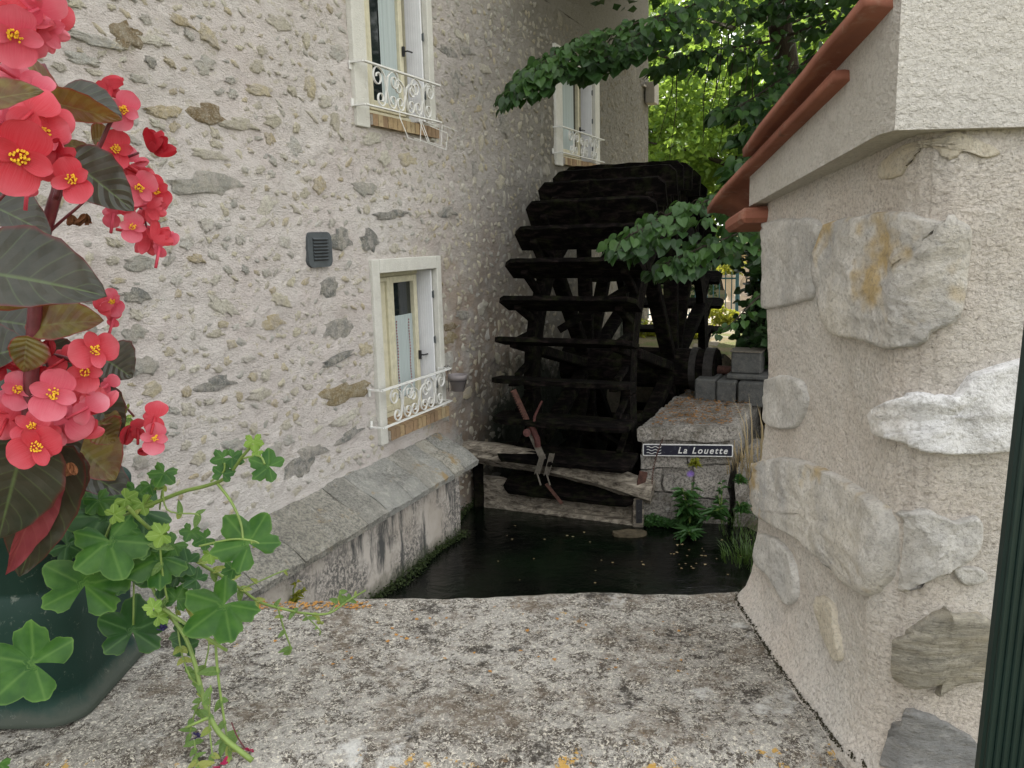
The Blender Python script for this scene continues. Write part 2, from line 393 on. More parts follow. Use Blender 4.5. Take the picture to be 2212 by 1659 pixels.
MT['teal_iron'] = simple('teal_painted_iron', (.02, .075, .09), .5, .4, 0, .2)
MT['urn'] = m_render('urn_stone', (.40, .33, .25), (.50, .43, .33), .3, 90)
def m_plinth():
    n = NB('streaked_render'); 
    c = n.mix(n.ramp(n.noise(3, 4, .6), [(.35, 0), (.65, 1)]), (.40, .36, .31), (.50, .46, .41))
    st = n.noise(3.2, 6, .7, n.vec((2.2, 2.2, .45), rot=(0, 0, 0))); 
    o = n.sep(); dk = n.math('MULTIPLY_ADD', o[2], .20, st)
    c = n.mix(n.ramp(dk, [(.58, 0), (.70, .93)]), c, (.055, .058, .058))
    c = n.mix(n.math('MULTIPLY', n.ramp(n.noise(34, 6, .8), [(.47, 1), (.55, 0)]), n.ramp(n.noise(2.5, 4, .6, n.vec(loc=(4, 1, 1))), [(.42, 0), (.58, .85)])), c, (.07, .07, .068))
    grn = n.ramp(n.math('MULTIPLY_ADD', n.noise(7, 5, .7), .35, o[2]), [(.22, 1), (.38, 0)])
    c = n.mix(grn, c, (.035, .045, .02))
    return n.bsdf(c, .92, n.bump(n.noise(60, 5, .7), .4, .004), .2)
MT['plinth'] = m_plinth()
def m_coping():
    n = NB('plinth_coping_stone'); r = n.rnd(); ow = n.sep(n.vec(rot=(0, 0, AZ)))
    c = n.ramp(r, [(0, (.33, .32, .28)), (.25, (.41, .39, .33)), (.45, (.37, .35, .29)), (.62, (.46, .42, .33)), (.8, (.34, .34, .31))], 'CONSTANT')
    o = n.sep(); c = n.mix(n.math('MULTIPLY', n.ramp(n.noise(50, 6, .8), [(.42, .8), (.54, 0)]), n.ramp(n.noise(2.2, 4, .6), [(.4, .15), (.6, 1)])), c, (.13, .125, .11))
    c = n.mix(n.ramp(n.math('MULTIPLY_ADD', n.noise(5, 6, .75), 1.2, n.math('MULTIPLY', o[1], .25)), [(1.95, 0), (2.0, .0)]), c, (.55, .51, .42)); c = n.mix(n.ramp(n.noise(9, 6, .75), [(.5, 0), (.68, .65)]), c, (.54, .52, .46)); c = n.mix(n.ramp(n.noise(4, 5, .6, n.vec(loc=(4, 7, 1))), [(.6, 0), (.68, .8)]), c, (.36, .25, .11))
    nr = n.ramp(n.math('MULTIPLY_ADD', n.noise(3, 5, .7), 1.4, n.math('MULTIPLY', n.math('SUBTRACT', 5.6, ow[1]), .35)), [(.70, 0), (1.3, .8)])
    c = n.mix(n.math('MULTIPLY', nr, n.ramp(n.noise(45, 6, .85), [(.42, 1), (.54, .1)])), c, (.12, .12, .11))
    b = n.bump(n.noise(18, 6, .7), 1.0, .04); b = n.bump(n.noise(90, 5, .7), .7, .008, b)
    return n.bsdf(c, .93, b, .15)
MT['coping'] = m_coping()
def m_pier():
    n = NB('mottled_pier_stone')
    c = n.mix(n.ramp(n.noise(6, 6, .7), [(.35, 0), (.65, 1)]), (.26, .245, .22), (.40, .37, .33))
    c = n.mix(n.ramp(n.noise(45, 6, .8), [(.42, .8), (.54, 0)]), c, (.06, .058, .05)); c = n.mix(n.ramp(n.noise(10, 6, .75, n.vec(loc=(4, 1, 2))), [(.6, 0), (.68, .8)]), c, (.50, .49, .47))
    c = n.mix(n.ramp(n.noise(5, 6, .7, n.vec(loc=(1, 5, 2))), [(.5, 0), (.68, .8)]), c, (.10, .085, .06))
    cr_ = n.vor(5.5, n.vec((1, 1, 1.6), loc=(.3, 0, 0)), 'DISTANCE_TO_EDGE')
    b = n.bump(n.noise(20, 6, .75), .8, .02)
    return n.bsdf(c, .93, b, .15)
MT['pier'] = m_pier()
MT['dark_stone'] = m_boulder('dark_bearing_stone', (.05, .052, .052), (.085, .088, .085), (.13, .125, .11), 0)
def m_water():
    n = NB('dark_water'); b = n.bump(n.noise(5, 4, .6, n.vec((1, 1.6, 1), rot=(0, 0, .5)), .8), .28, .03); b = n.bump(n.noise(22, 3, .6), .10, .01, b)
    c = n.mix(n.ramp(n.noise(1.2, 4, .6), [(.4, 0), (.7, 1)]), (.003, .0035, .003), (.004, .009, .004))
    return n.bsdf(c, .12, b, .22)
MT['water'] = m_water()
def m_ground():
    n = NB('garden_ground'); c = n.mix(n.ramp(n.noise(2, 6, .7), [(.4, 0), (.6, 1)]), (.17, .13, .085), (.10, .12, .04))
    c = n.mix(n.ramp(n.noise(30, 5, .7), [(.5, 0), (.7, .7)]), c, (.30, .25, .17))
    return n.bsdf(c, .95, n.bump(n.noise(25, 5, .7), .8, .03), .1)
MT['ground'] = m_ground()
MT['path'] = m_render('pale_gravel', (.30, .26, .21), (.40, .36, .30), .4, 40)
MT['rubble'] = m_boulder('mossy_rubble', (.13, .115, .08), (.22, .19, .14), (.30, .28, .2), 0)
def m_leaf(name, c1, c2, t, tf=.4, rough=.45, per='isl', nsc=9, spec=.35):
    n = NB(name); r = n.isl() if per == 'isl' else n.rnd()
    c = n.mix(r, c1, c2); c = n.mix(n.ramp(n.noise(nsc, 2), [(.35, .0), (.7, .35)]), c, tuple(x*.6 for x in c1))
    tcol = n.mix(r, t, tuple(x*.7 for x in t))
    return n.bsdf(c, rough, None, spec, trans=(tf, tcol))
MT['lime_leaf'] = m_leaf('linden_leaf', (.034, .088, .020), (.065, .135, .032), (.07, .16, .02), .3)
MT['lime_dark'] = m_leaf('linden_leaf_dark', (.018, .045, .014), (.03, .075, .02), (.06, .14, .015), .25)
MT['back_leaf'] = m_leaf('sunlit_leaf', (.08, .17, .028), (.15, .25, .045), (.32, .46, .07), .5)
MT['ivy_leaf'] = m_leaf('ivy_leaf', (.02, .05, .015), (.045, .09, .03), (.05, .11, .02), .2)
MT['yellow_bush'] = m_leaf('golden_leaf', (.22, .26, .03), (.35, .36, .06), (.5, .5, .05), .4)
MT['straw'] = m_leaf('dry_grass', (.30, .22, .11), (.40, .32, .18), (.35, .28, .12), .2)
MT['green_grass'] = m_leaf('green_grass', (.05, .10, .02), (.09, .16, .04), (.12, .2, .03), .3)
MT['weed'] = m_leaf('weed_leaf', (.035, .10, .025), (.06, .15, .04), (.08, .18, .02), .3, per='isl')
MT['moss'] = m_leaf('moss', (.025, .04, .012), (.05, .075, .02), (.05, .09, .01), .2, .8)
MT['litter'] = m_leaf('leaf_litter', (.20, .10, .035), (.32, .17, .06), (.2, .1, .03), .1, .8)
MT['bark'] = m_wood('bark', (.012, .010, .008), (.035, .028, .02), (.06, .05, .04), (12, 12, 2), sc_=2)
def m_veined(name, c1, c2, vein, t, tf, rough, nv=7, edge=None, edw=.9, under=None, vs_=.5, mott=None):
    """leaf with midrib and veins drawn from UV (u: -1..1 across, v: 0..1 along)"""
    n = NB(name); uv = n.sep(n.uv()); u = n.math('ABSOLUTE', uv[0]); v = uv[1]
    f = n.noise(28, 4, .6); c = n.mix(n.ramp(f, [(.35, 0), (.65, 1)]), c1, c2)
    if mott: c = n.mix(n.ramp(n.noise(45, 4, .6, n.vec(loc=(1, 2, 3))), [(.45, 0), (.6, .8)]), c, mott)
    w_ = n.math('FRACT', n.math('MULTIPLY', n.math('SUBTRACT', v, n.math('MULTIPLY', u, .28)), float(nv)))
    d = n.math('ABSOLUTE', n.math('SUBTRACT', w_, .5))
    vm = n.ramp(d, [(0, 1), (.07, .0)]); mid = n.ramp(u, [(.015, 1), (.06, 0)])
    vv = n.math('MAXIMUM', n.math('MULTIPLY', vm, vs_), mid)
    c = n.mix(n.math('MULTIPLY', vv, .75), c, vein)
    if edge: c = n.mix(n.ramp(u, [(edw-.05, 0), (edw+.03, 1)]), c, edge)
    if under: c = n.mix(n.g.outputs['Backfacing'], c, under)
    b = n.bump(n.math('ADD', n.math('MULTIPLY', d, -1.0), f), .35, .004)
    return n.bsdf(c, rough, b, .45, trans=(tf, t))
MT['beg_leaf'] = m_veined('bronze_begonia_leaf', (.022, .028, .018), (.045, .046, .032), (.09, .13, .05), (.18, .05, .02), .10, .34, 6, (.09, .02, .018), .96, (.16, .035, .04))
MT['beg_leaf2'] = m_veined('mottled_begonia_leaf', (.06, .075, .018), (.13, .05, .025), (.16, .16, .05), (.35, .12, .03), .25, .4, 6, (.2, .03, .03), .92, None, .4, (.17, .15, .03))
MT['beg_under'] = m_veined('crimson_leaf_underside', (.20, .03, .045), (.27, .05, .06), (.30, .08, .08), (.3, .05, .04), .2, .5, 6)
MT['ger_leaf'] = None
def m_ger(name, c1, c2, vein):
    n = NB(name); uv = n.sep(n.uv())   # u: angle in lobes, v: radius
    f = n.noise(40, 3, .6); c = n.mix(n.ramp(f, [(.35, 0), (.65, 1)]), c1, c2)
    d = n.math('ABSOLUTE', n.math('SUBTRACT', n.math('FRACT', uv[0]), .5))
    d2 = n.math('MULTIPLY', d, uv[1]); vm = n.ramp(d2, [(.0, 1), (.045, 0)])
    c = n.mix(n.math('MULTIPLY', vm, .55), c, vein); c = n.mix(n.ramp(uv[1], [(.94, 0), (1.0, .4)]), c, (.16, .28, .06))
    b = n.bump(d2, .5, .01); b = n.bump(f, .15, .002, b)
    return n.bsdf(c, .42, b, .28, trans=(.18, (.14, .34, .03)))
MT['ger_leaf'] = m_ger('geranium_leaf', (.014, .066, .008), (.045, .125, .016), (.10, .20, .04))
MT['ger_dark'] = m_ger('geranium_leaf_dark', (.012, .05, .014), (.024, .075, .02), (.09, .18, .06))
MT['ger_yel'] = m_ger('geranium_leaf_pale', (.13, .24, .03), (.2, .32, .05), (.3, .42, .12))
def m_petal(name, c1, c2, c3):
    n = NB(name); uv = n.sep(n.uv()); 
    r = n.rnd(); c = n.mix(n.ramp(uv[1], [(.0, 1), (.55, .0)]), c1, c3); c = n.mix(n.ramp(uv[1], [(.45, 0), (1, .6)]), c, c2)
    c = n.mix(n.ramp(n.noise(22, 4), [(.35, 0), (.7, .85)]), c, c3); c = n.mix(n.math('MULTIPLY', r, .55), c, c3)
    c = n.mix(n.ramp(n.noise(70, 4, .7), [(.66, 0), (.74, .5)]), c, (.45, .12, .08))
    st = n.noise(1, 3, .6, n.vec((40, 1, 1), n.uv())); c = n.mix(n.ramp(st, [(.45, 0), (.8, .25)]), c, c2)
    return n.bsdf(c, .42, n.bump(st, .25, .002), .35, trans=(.35, c3))
MT['petal'] = m_petal('begonia_petal', (.72, .085, .125), (.83, .34, .41), (.58, .028, .045))
MT['petal_pink'] = m_petal('begonia_petal_pink', (.78, .20, .27), (.87, .50, .57), (.66, .07, .12))
MT['petal_deep'] = m_petal('begonia_petal_deep', (.48, .014, .03), (.55, .05, .07), (.36, .008, .018))
MT['stamen'] = simple('yellow_stamens', (.80, .47, .03), .6, .3, 0, .2, 300)
MT['red_stem'] = simple('dark_red_stem', (.12, .022, .028), .4, .4, 0, .35, 60)
MT['green_stem'] = simple('green_stem', (.17, .25, .06), .45, .4, 0, .25, 40)
MT['dry'] = simple('dry_brown_petal', (.17, .075, .035), .9, .1, 0, .5, 80)
MT['violet'] = simple('withered_violet', (.05, .04, .13), .8, .2, 0, .4, 200)
MT['magenta'] = simple('withered_magenta', (.30, .02, .07), .8, .2, 0, .4, 200)
def m_planter():
    n = NB('green_plastic'); c = n.mix(n.noise(8, 4), (.006, .026, .020), (.011, .040, .030))
    sc2 = n.noise(30, 6, .8, n.vec((1, 1, .7)), 2.5); c = n.mix(n.ramp(sc2, [(.60, 0), (.68, .55)]), c, (.20, .22, .19))
    o = n.sep(); c = n.mix(n.ramp(n.math('MULTIPLY_ADD', n.noise(14, 5, .7), .05, o[2]), [(2.158, 1), (2.166, 0)]), c, (.16, .14, .10)) if False else c
    lowz = n.math('SUBTRACT', n.math('MULTIPLY_ADD', n.noise(22, 5, .7), .05, o[2]), 2.157)
    c = n.mix(n.ramp(n.math('MULTIPLY', lowz, 30), [(0, .4), (.5, 0)]), c, (.10, .09, .07))
    return n.bsdf(c, .62, n.bump(sc2, .2, .001), .3)
MT['planter'] = m_planter()
MT['soil'] = simple('potting_soil', (.035, .025, .018), .95, .1, 0, .5, 60, .9, .01)
MT['post'] = simple('dark_green_paint', (.006, .020, .017), .42, .4, 0, .15, 12, .1, .001)
MT['sign_blue'] = None
def m_sign():
    n = NB('sign_enamel'); c = n.mix(n.ramp(n.noise(25, 6, .8), [(.58, 0), (.66, .6)]), (.012, .013, .025), (.13, .14, .15))
    return n.bsdf(c, .35, None, .5)
MT['sign_blue'] = m_sign()
MT['sign_white'] = simple('sign_white', (.62, .62, .60), .5, .3, 0, .2, 60)
MT['house_pale'] = simple('pale_far_render', (.62, .60, .55), .9, .1)
MT['roof_far'] = simple('brown_roof_tile', (.20, .10, .07), .9, .1, 0, .3, 3)

# ================================================================== SETTING: ground, water
g = MB()
def quad(b, pts, mi=0): b.add(pts, [tuple(range(len(pts)))], mi)
GZ = 1.0
PITY = 11.9       # house-frame distance of the pit's far wall
far_l = HW(0, PITY, GZ); far_r = HW(1.75, PITY, GZ)
# a sheet to the horizon with the mill race left open, gently undulating near by
B_ = 900
def gp(x, y, z=GZ): return (x, y, z)
quad(g, [far_l, far_r, gp(B_, far_r.y), gp(B_, B_), gp(-B_, B_), gp(-B_, far_l.y)])
pr = HW(2.95, 8.0, GZ)
quad(g, [far_r, (2.9, 7.6, GZ-.25), (2.5, 5.5, GZ-.35), (2.6, 1.32, GZ), (B_, 1.32, GZ), (B_, far_r.y, GZ)])
quad(g, [(-B_, 1.32, GZ), (-3.6, 1.32, GZ), HW(-.25, 2.0, GZ), HW(-.25, PITY, GZ), far_l, (-B_, far_l.y, GZ)])
quad(g, [(-B_, -B_, GZ), (B_, -B_, GZ), (B_, 1.32, GZ), (2.6, 1.32, GZ), (-3.6, 1.32, GZ), (-B_, 1.32, GZ)])
tag(g.build('ground', MT['ground'], fixn=False), kind='structure')
wt = MB(); quad(wt, [(-6, -3, .05), (5, -3, .05), (9, 14, .05), (0, 18, .05)])
tag(wt.build('water', MT['water'], fixn=False), kind='structure')
# walls and floor of the channel
rw = MB()
a = HW(0, PITY, 0); b = HW(1.75, PITY, 0)
rw.bar((a.x, a.y+.2, -.2+.3), (b.x+.6, b.y-.05, .1), .35, 1.78)
rw.build('pit_wall', MT['rubble'])
tag(bpy.data.objects['pit_wall'], 'dark stone wall closing the wheel pit behind the waterwheel', 'wall')
bed = MB(); quad(bed, [(-6, -3, -.6), (6, -3, -.6), (9, 14, -.6), (0, 18, -.6)])
tag(bed.build('stream_bed', MT['ground'], fixn=False), kind='structure')

# ================================================================== HOUSE
house = empty('mill_house', -D0*nW, -AZ)
tag(house, 'tall rendered rubble-stone mill house with white railed windows beside the waterwheel', 'house')
YE = 14.45; YB = -5.0; ZT = 9.6  # eave raised, out of view, so that the house shades the pillar
# openings in the wall: (y0,y1,z0,z1)
WIN = [dict(y0=5.66, y1=6.61, z0=1.17, z1=2.45, so=(5.555, 6.69, 1.07, 2.56), nm='low'),
       dict(y0=5.64, y1=6.62, z0=3.66, z1=5.15, so=(5.465, 6.71, 3.555, 5.27), nm='up'),
       dict(y0=10.02, y1=11.35, z0=3.66, z1=4.83, so=(9.78, 11.55, 3.56, 4.97), nm='far'),
       dict(y0=1.75, y1=2.62, z0=3.48, z1=4.9, so=(1.6, 2.80, 3.38, 5.02), nm='left_up'),
       dict(y0=1.65, y1=2.60, z0=1.2, z1=2.62, so=(1.55, 2.72, 1.1, 2.74), nm='left_low')]
def breaks(a, b, step, extra):
    xs = sorted(set([round(a+i*step, 4) for i in range(int((b-a)/step)+1)]+[b]+extra))
    o = [xs[0]]
    for x in xs[1:]:
        if x-o[-1] < step*.35:
            if x in extra: 
                if o[-1] not in extra: o[-1] = x
                else: o.append(x)
        else: o.append(x)
    return o
ys = breaks(1.0, YE, .027, [v for q in WIN for v in (q['y0'], q['y1'])])
zs = breaks(-.6, 5.4, .027, [v for q in WIN for v in (q['z0'], q['z1'])])
def wall_x(y, z): return .022*fbm(y*1.3, z*1.3, 3.1, 4) + .008*fbm(y*5, z*7, 8.1, 2) + .0075*fbm(y*14, z*20, 1.1, 3)
wb = MB(); idx = {}
vs_ = []
for i, y in enumerate(ys):
    for j, z in enumerate(zs):
        edge = any((abs(y-q['y0']) < .02 or abs(y-q['y1']) < .02) and q['z0']-.02 <= z <= q['z1']+.02 or (abs(z-q['z0']) < .02 or abs(z-q['z1']) < .02) and q['y0']-.02 <= y <= q['y1']+.02 for q in WIN)
        vs_.append((0.0 if edge or y > YE-.01 else wall_x(y, z), y, z)); 
fs_ = []
nz = len(zs)
for i in range(len(ys)-1):
    for j in range(nz-1):
        cy, cz = (ys[i]+ys[i+1])/2, (zs[j]+zs[j+1])/2
        if any(q['y0'] < cy < q['y1'] and q['z0'] < cz < q['z1'] for q in WIN): continue
        fs_.append((i*nz+j, (i+1)*nz+j, (i+1)*nz+j+1, i*nz+j+1))
wb.add(vs_, fs_)
# rest of the walls, plain
quad(wb, [(0, YB, -.6), (0, 1.0, -.6), (0, 1.0, 5.4), (0, YB, 5.4)])
quad(wb, [(0, YB, 5.4), (0, YE, 5.4), (0, YE, ZT), (0, YB, ZT)])
quad(wb, [(0, YE, -.6), (-9, YE, -.6), (-9, YE, ZT), (-4.5, YE, 13), (0, YE, ZT)])
quad(wb, [(0, YB, -.6), (-9, YB, -.6), (-9, YB, ZT), (-4.5, YB, 13), (0, YB, ZT)][::-1])
quad(wb, [(-9, YB, -.6), (-9, YE, -.6), (-9, YE, ZT), (-9, YB, ZT)][::-1])
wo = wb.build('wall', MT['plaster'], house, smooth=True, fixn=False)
rf = MB()
rf.prism([(.45, ZT-.2), (-4.5, 13.2), (-9.45, ZT-.2), (-9.45, ZT-.35), (-4.5, 13.02), (.45, ZT-.35)], (0, YB-.3, 0), (1, 0, 0), (0, 0, 1), (0, 1, 0), YE-YB+.6)
rf.build('roof', MT['roof_far'], house)

# stones of the wall ------------------------------------------------
def stone_mesh(seed, n=14, rings=(1.0, .78, .45), h=(0, .75, 1.0), mat=None, ir=.28):
    rr = random.Random(seed); ang = [2*math.pi*(k+rr.uniform(-.3, .3))/n for k in range(n)]
    rad = [1+rr.uniform(-ir, ir*.6) for _ in range(n)]
    vs = []; fs = []
    for q, t in enumerate(rings):
        for k in range(n):
            j = t*rad[k]*(1+rr.uniform(-.08, .08))
            vs.append((h[q]+(rr.uniform(-.35, .35) if q else -.5), .5*j*math.cos(ang[k]), .5*j*math.sin(ang[k])))
    vs.append((1.0, 0, 0)); c = len(vs)-1
    for q in range(len(rings)-1):
        for k in range(n): fs.append((q*n+k, q*n+(k+1) % n, (q+1)*n+(k+1) % n, (q+1)*n+k))
    for k in range(n): fs.append(((len(rings)-1)*n+k, (len(rings)-1)*n+(k+1) % n, c))
    return vs, fs
rs = random.Random(11)
def blocked(y, z, m=.06):
    if any(q['so'][0]-m < y < q['so'][1]+m and q['so'][2]-m < z < q['so'][3]+m for q in WIN): return True
    if 4.70 < y < 5.12 and 2.48 < z < 2.82: return True
    if z < 1.0 and y < 6.9: return True
    return False
hand = [(735, 708, 78, 40, 'g'), (728, 775, 62, 18, 'g'), (742, 850, 85, 32, 'b'), (712, 620, 42, 36, 'g'), (741, 520, 38, 42, 'g'), (462, 398, 140, 42, 'g'),
        (270, 77, 58, 44, 'b'), (455, 250, 66, 40, 'b'), (845, 463, 60, 15, 'g'), (785, 405, 52, 28, 'g'), (645, 1010, 80, 42, 'g'), (735, 1030, 90, 20, 'g'),
        (738, 905, 60, 22, 's'), (755, 940, 50, 18, 'g'), (690, 398, 28, 34, 's'), (733, 112, 36, 34, 's'), (600, 48, 55, 30, 's'), (300, 570, 60, 34, 'g'), (225, 640, 60, 22, 'g'),
        (965, 460, 34, 20, 'g'), (972, 705, 26, 14, 'b'), (975, 730, 30, 22, 'b'), (1000, 680, 30, 16, 'g'), (670, 185, 26, 40, 's'), (700, 220, 26, 26, 's'), (720, 262, 22, 34, 's'),
        (640, 320, 34, 40, 's'), (200, 85, 130, 22, 's'), (180, 128, 60, 20, 's'), (255, 100, 40, 20, 's'), (335, 90, 70, 20, 's'), (350, 240, 74, 26, 's'), (460, 335, 70, 20, 's'),
        (560, 195, 50, 24, 's'), (590, 260, 36, 26, 's'), (520, 270, 60, 24, 's'), (210, 260, 110, 30, 'g'), (660, 85, 14, 30, 's'), (385, 45, 60, 20, 's'), (100, 45, 100, 25, 'g'),
        (300, 640, 60, 30, 'g'), (290, 720, 50, 30, 'g'), (310, 790, 60, 40, 'g'), (330, 840, 40, 30, 's'), (470, 830, 70, 28, 'g'), (560, 850, 50, 24, 's'), (680, 975, 60, 24, 'g'),
        (800, 300, 40, 26, 's'), (880, 345, 34, 22, 's'), (830, 340, 24, 30, 's'), (1010, 110, 30, 16, 'g'), (970, 110, 40, 22, 'g')]
placed = []
def stone_ok(y, z, a, b_):
    for (py_, pz_, pa, pb) in placed:
        if abs(py_-y) < (pa+a)*.52 and abs(pz_-z) < (pb+b_)*.52: return False
    return True
big = []
for (px, py, ww, hh, t) in hand:
    y0, z0 = onwall(px-ww/2, py); y1, _ = onwall(px+ww/2, py); _, za = onwall(px, py-hh/2); _, zb = onwall(px, py+hh/2)
    y, z = (y0+y1)/2, (za+zb)/2
    if blocked(y, z, .0): continue
    big.append((y, z, abs(y1-y0), abs(za-zb), t)); placed.append((y, z, abs(y1-y0), abs(za-zb)))
cell = {}
def key(y, z): return (int(y/.3), int((z+2)/.3))
for p_ in placed: cell.setdefault(key(p_[0], p_[1]), []).append(p_)
def ok2(y, z, a, b_):
    k = key(y, z)
    for i in (-1, 0, 1):
        for j in (-1, 0, 1):
            for (py_, pz_, pa, pb) in cell.get((k[0]+i, k[1]+j), ()):
                if abs(py_-y) < (pa+a)*.56 and abs(pz_-z) < (pb+b_)*.60: return False
    return True
cand = []
for t in range(16000):
    y = rs.uniform(2.0, YE-.1); z = rs.uniform(.1, 5.3)
    rows = rs.random()
    f = rs.random()
    a = (.040+.075*f*f+.10*(f > .9)*rs.random())*(1.2 if y > 7.4 else 1.0); b_ = a*rs.uniform(.34, .85); a *= 1.12
    if y < 7: z = round(z/.105)*.105+rs.gauss(0, .016)
    if y > 6.8 and rs.random() < .25: a, b_ = a*.8, a*1.1
    if blocked(y, z, a*.3+.01) or not ok2(y, z, a, b_): continue
    p_ = (y, z, a, b_); cell.setdefault(key(y, z), []).append(p_); cand.append(p_)
def app(p_):
    d = math.hypot(p_[0], D0); return p_[2]*p_[3]*(D0/d)/d/d
cand.sort(key=app, reverse=True)
lib = {}
for kind, mt in (('s', 'stone'), ('g', 'grey_stone'), ('b', 'brown_stone')):
    lib[kind] = []
    for q in range(10):
        v_, f_ = stone_mesh(100+q, 16, (1.0, .84, .45), (-.2, .8, 1.0), ir=.42); m_ = MB(); m_.add(v_, f_)
        lib[kind].append(m_.mesh('stone_shape', MT[mt], True, False))
nb = 300-len(big)
for (y, z, a, b_, t) in big:
    inst('stone', rs.choice(lib[t]), house, (wall_x(y, z)+.001, y, z), (rs.uniform(-.12, .12), 0, 0), (.011, a*1.25, b_*1.3))
for (y, z, a, b_) in cand[:nb]:
    t = 'g' if rs.random() < (.05 if y < 5 else .16) else 's'
    inst('stone', rs.choice(lib[t]), house, (wall_x(y, z)+.001, y, z), (rs.uniform(-.5, .5), 0, 0), (.009+.005*rs.random(), a*1.25, b_*1.25))
sm = MB()
for (y, z, a, b_) in cand[nb:]:
    v_, f_ = stone_mesh(rs.randrange(10**6), 11, (1.0, .76), (-.2, .9), ir=.5)
    th = rs.uniform(-.7, .7); c_, s_ = math.cos(th), math.sin(th); x0 = wall_x(y, z)+.001; hh = rs.uniform(.003, .008)
    sm.add([(x0+vx*hh, y+(vy*a*c_-vz*b_*s_)*1.3, z+(vy*a*s_+vz*b_*c_)*1.3) for vx, vy, vz in v_], f_)
so_ = sm.build('small_stones', MT['small_stone'], house, smooth=True, fixn=False); so_['kind'] = 'stuff'

# windows ------------------------------------------------------------
def scroll(cx, cz, r0, turns, start, sgn, n=26):
    o = []
    for i in range(n+1):
        t = i/n; r = r0*(1-.72*t); a = start+sgn*turns*2*math.pi*t
        o.append((cx+r*math.cos(a), cz+r*math.sin(a)))
    return o
def railing(parent, x, y0, y1, z0, z1, name='railing'):
    m = MB(); th = .008
    m.box((x, (y0+y1)/2, z1), (.030, y1-y0, .012)); m.box((x, (y0+y1)/2, z0), (.028, y1-y0, .010))
    for yy in (y0, y1):
        m.box((x/2, yy, z1), (x, .022, .012)); m.box((x/2, yy, z0), (x, .022, .010))
        m.box((.006, yy, z1-.02), (.008, .03, .06)); m.box((.006, yy, z0+.02), (.008, .03, .06))
    o = m.build(name, MT['white_paint'], parent)
    L = y1-y0; H = z1-z0-.012; zb = z0+.006
    for c_, k in ((.26, 1.0), (.50, .78), (.74, 1.0)):
        for sg in (-1, 1):
            s = MB(); r1 = H*.25*k; r2 = H*.21; cy = y0+L*c_
            # top curl, stem bending toward the pair's axis, bottom curl
            tc_ = (cy+sg*(r1+.045), zb+H*(.74 if k == 1 else .62)); bc = (cy+sg*(r2+.022), zb+H*.22)
            top = scroll(tc_[0], tc_[1], r1, 1.25, math.pi/2, -sg)[::-1]
            top2 = [(tc_[0]+r1*math.cos(a_), tc_[1]+r1*math.sin(a_)) for a_ in [math.pi/2+sg*(j*.0) for j in range(0)]]
            # from the curl's outer start (top) swing over to the axis and down
            stem = [(tc_[0]-sg*r1*.75, tc_[1]+r1*.62), (cy+sg*.012, zb+H*.5), (cy+sg*.004, zb+H*.3)] if False else [(cy+sg*(.045+r1*.30), tc_[1]+r1*.80), (cy+sg*(.022), tc_[1]+r1*.25), (cy+sg*.005, zb+H*.45)]
            bot = scroll(bc[0], bc[1], r2, 1.3, math.pi if sg > 0 else 0, sg)
            pts = [(x, a_, b_) for a_, b_ in top+stem+bot]
            s.tube(pts, .0085, 4, flat=(1.3, .5))
            s.build('scroll', MT['white_paint'], o)
    return o
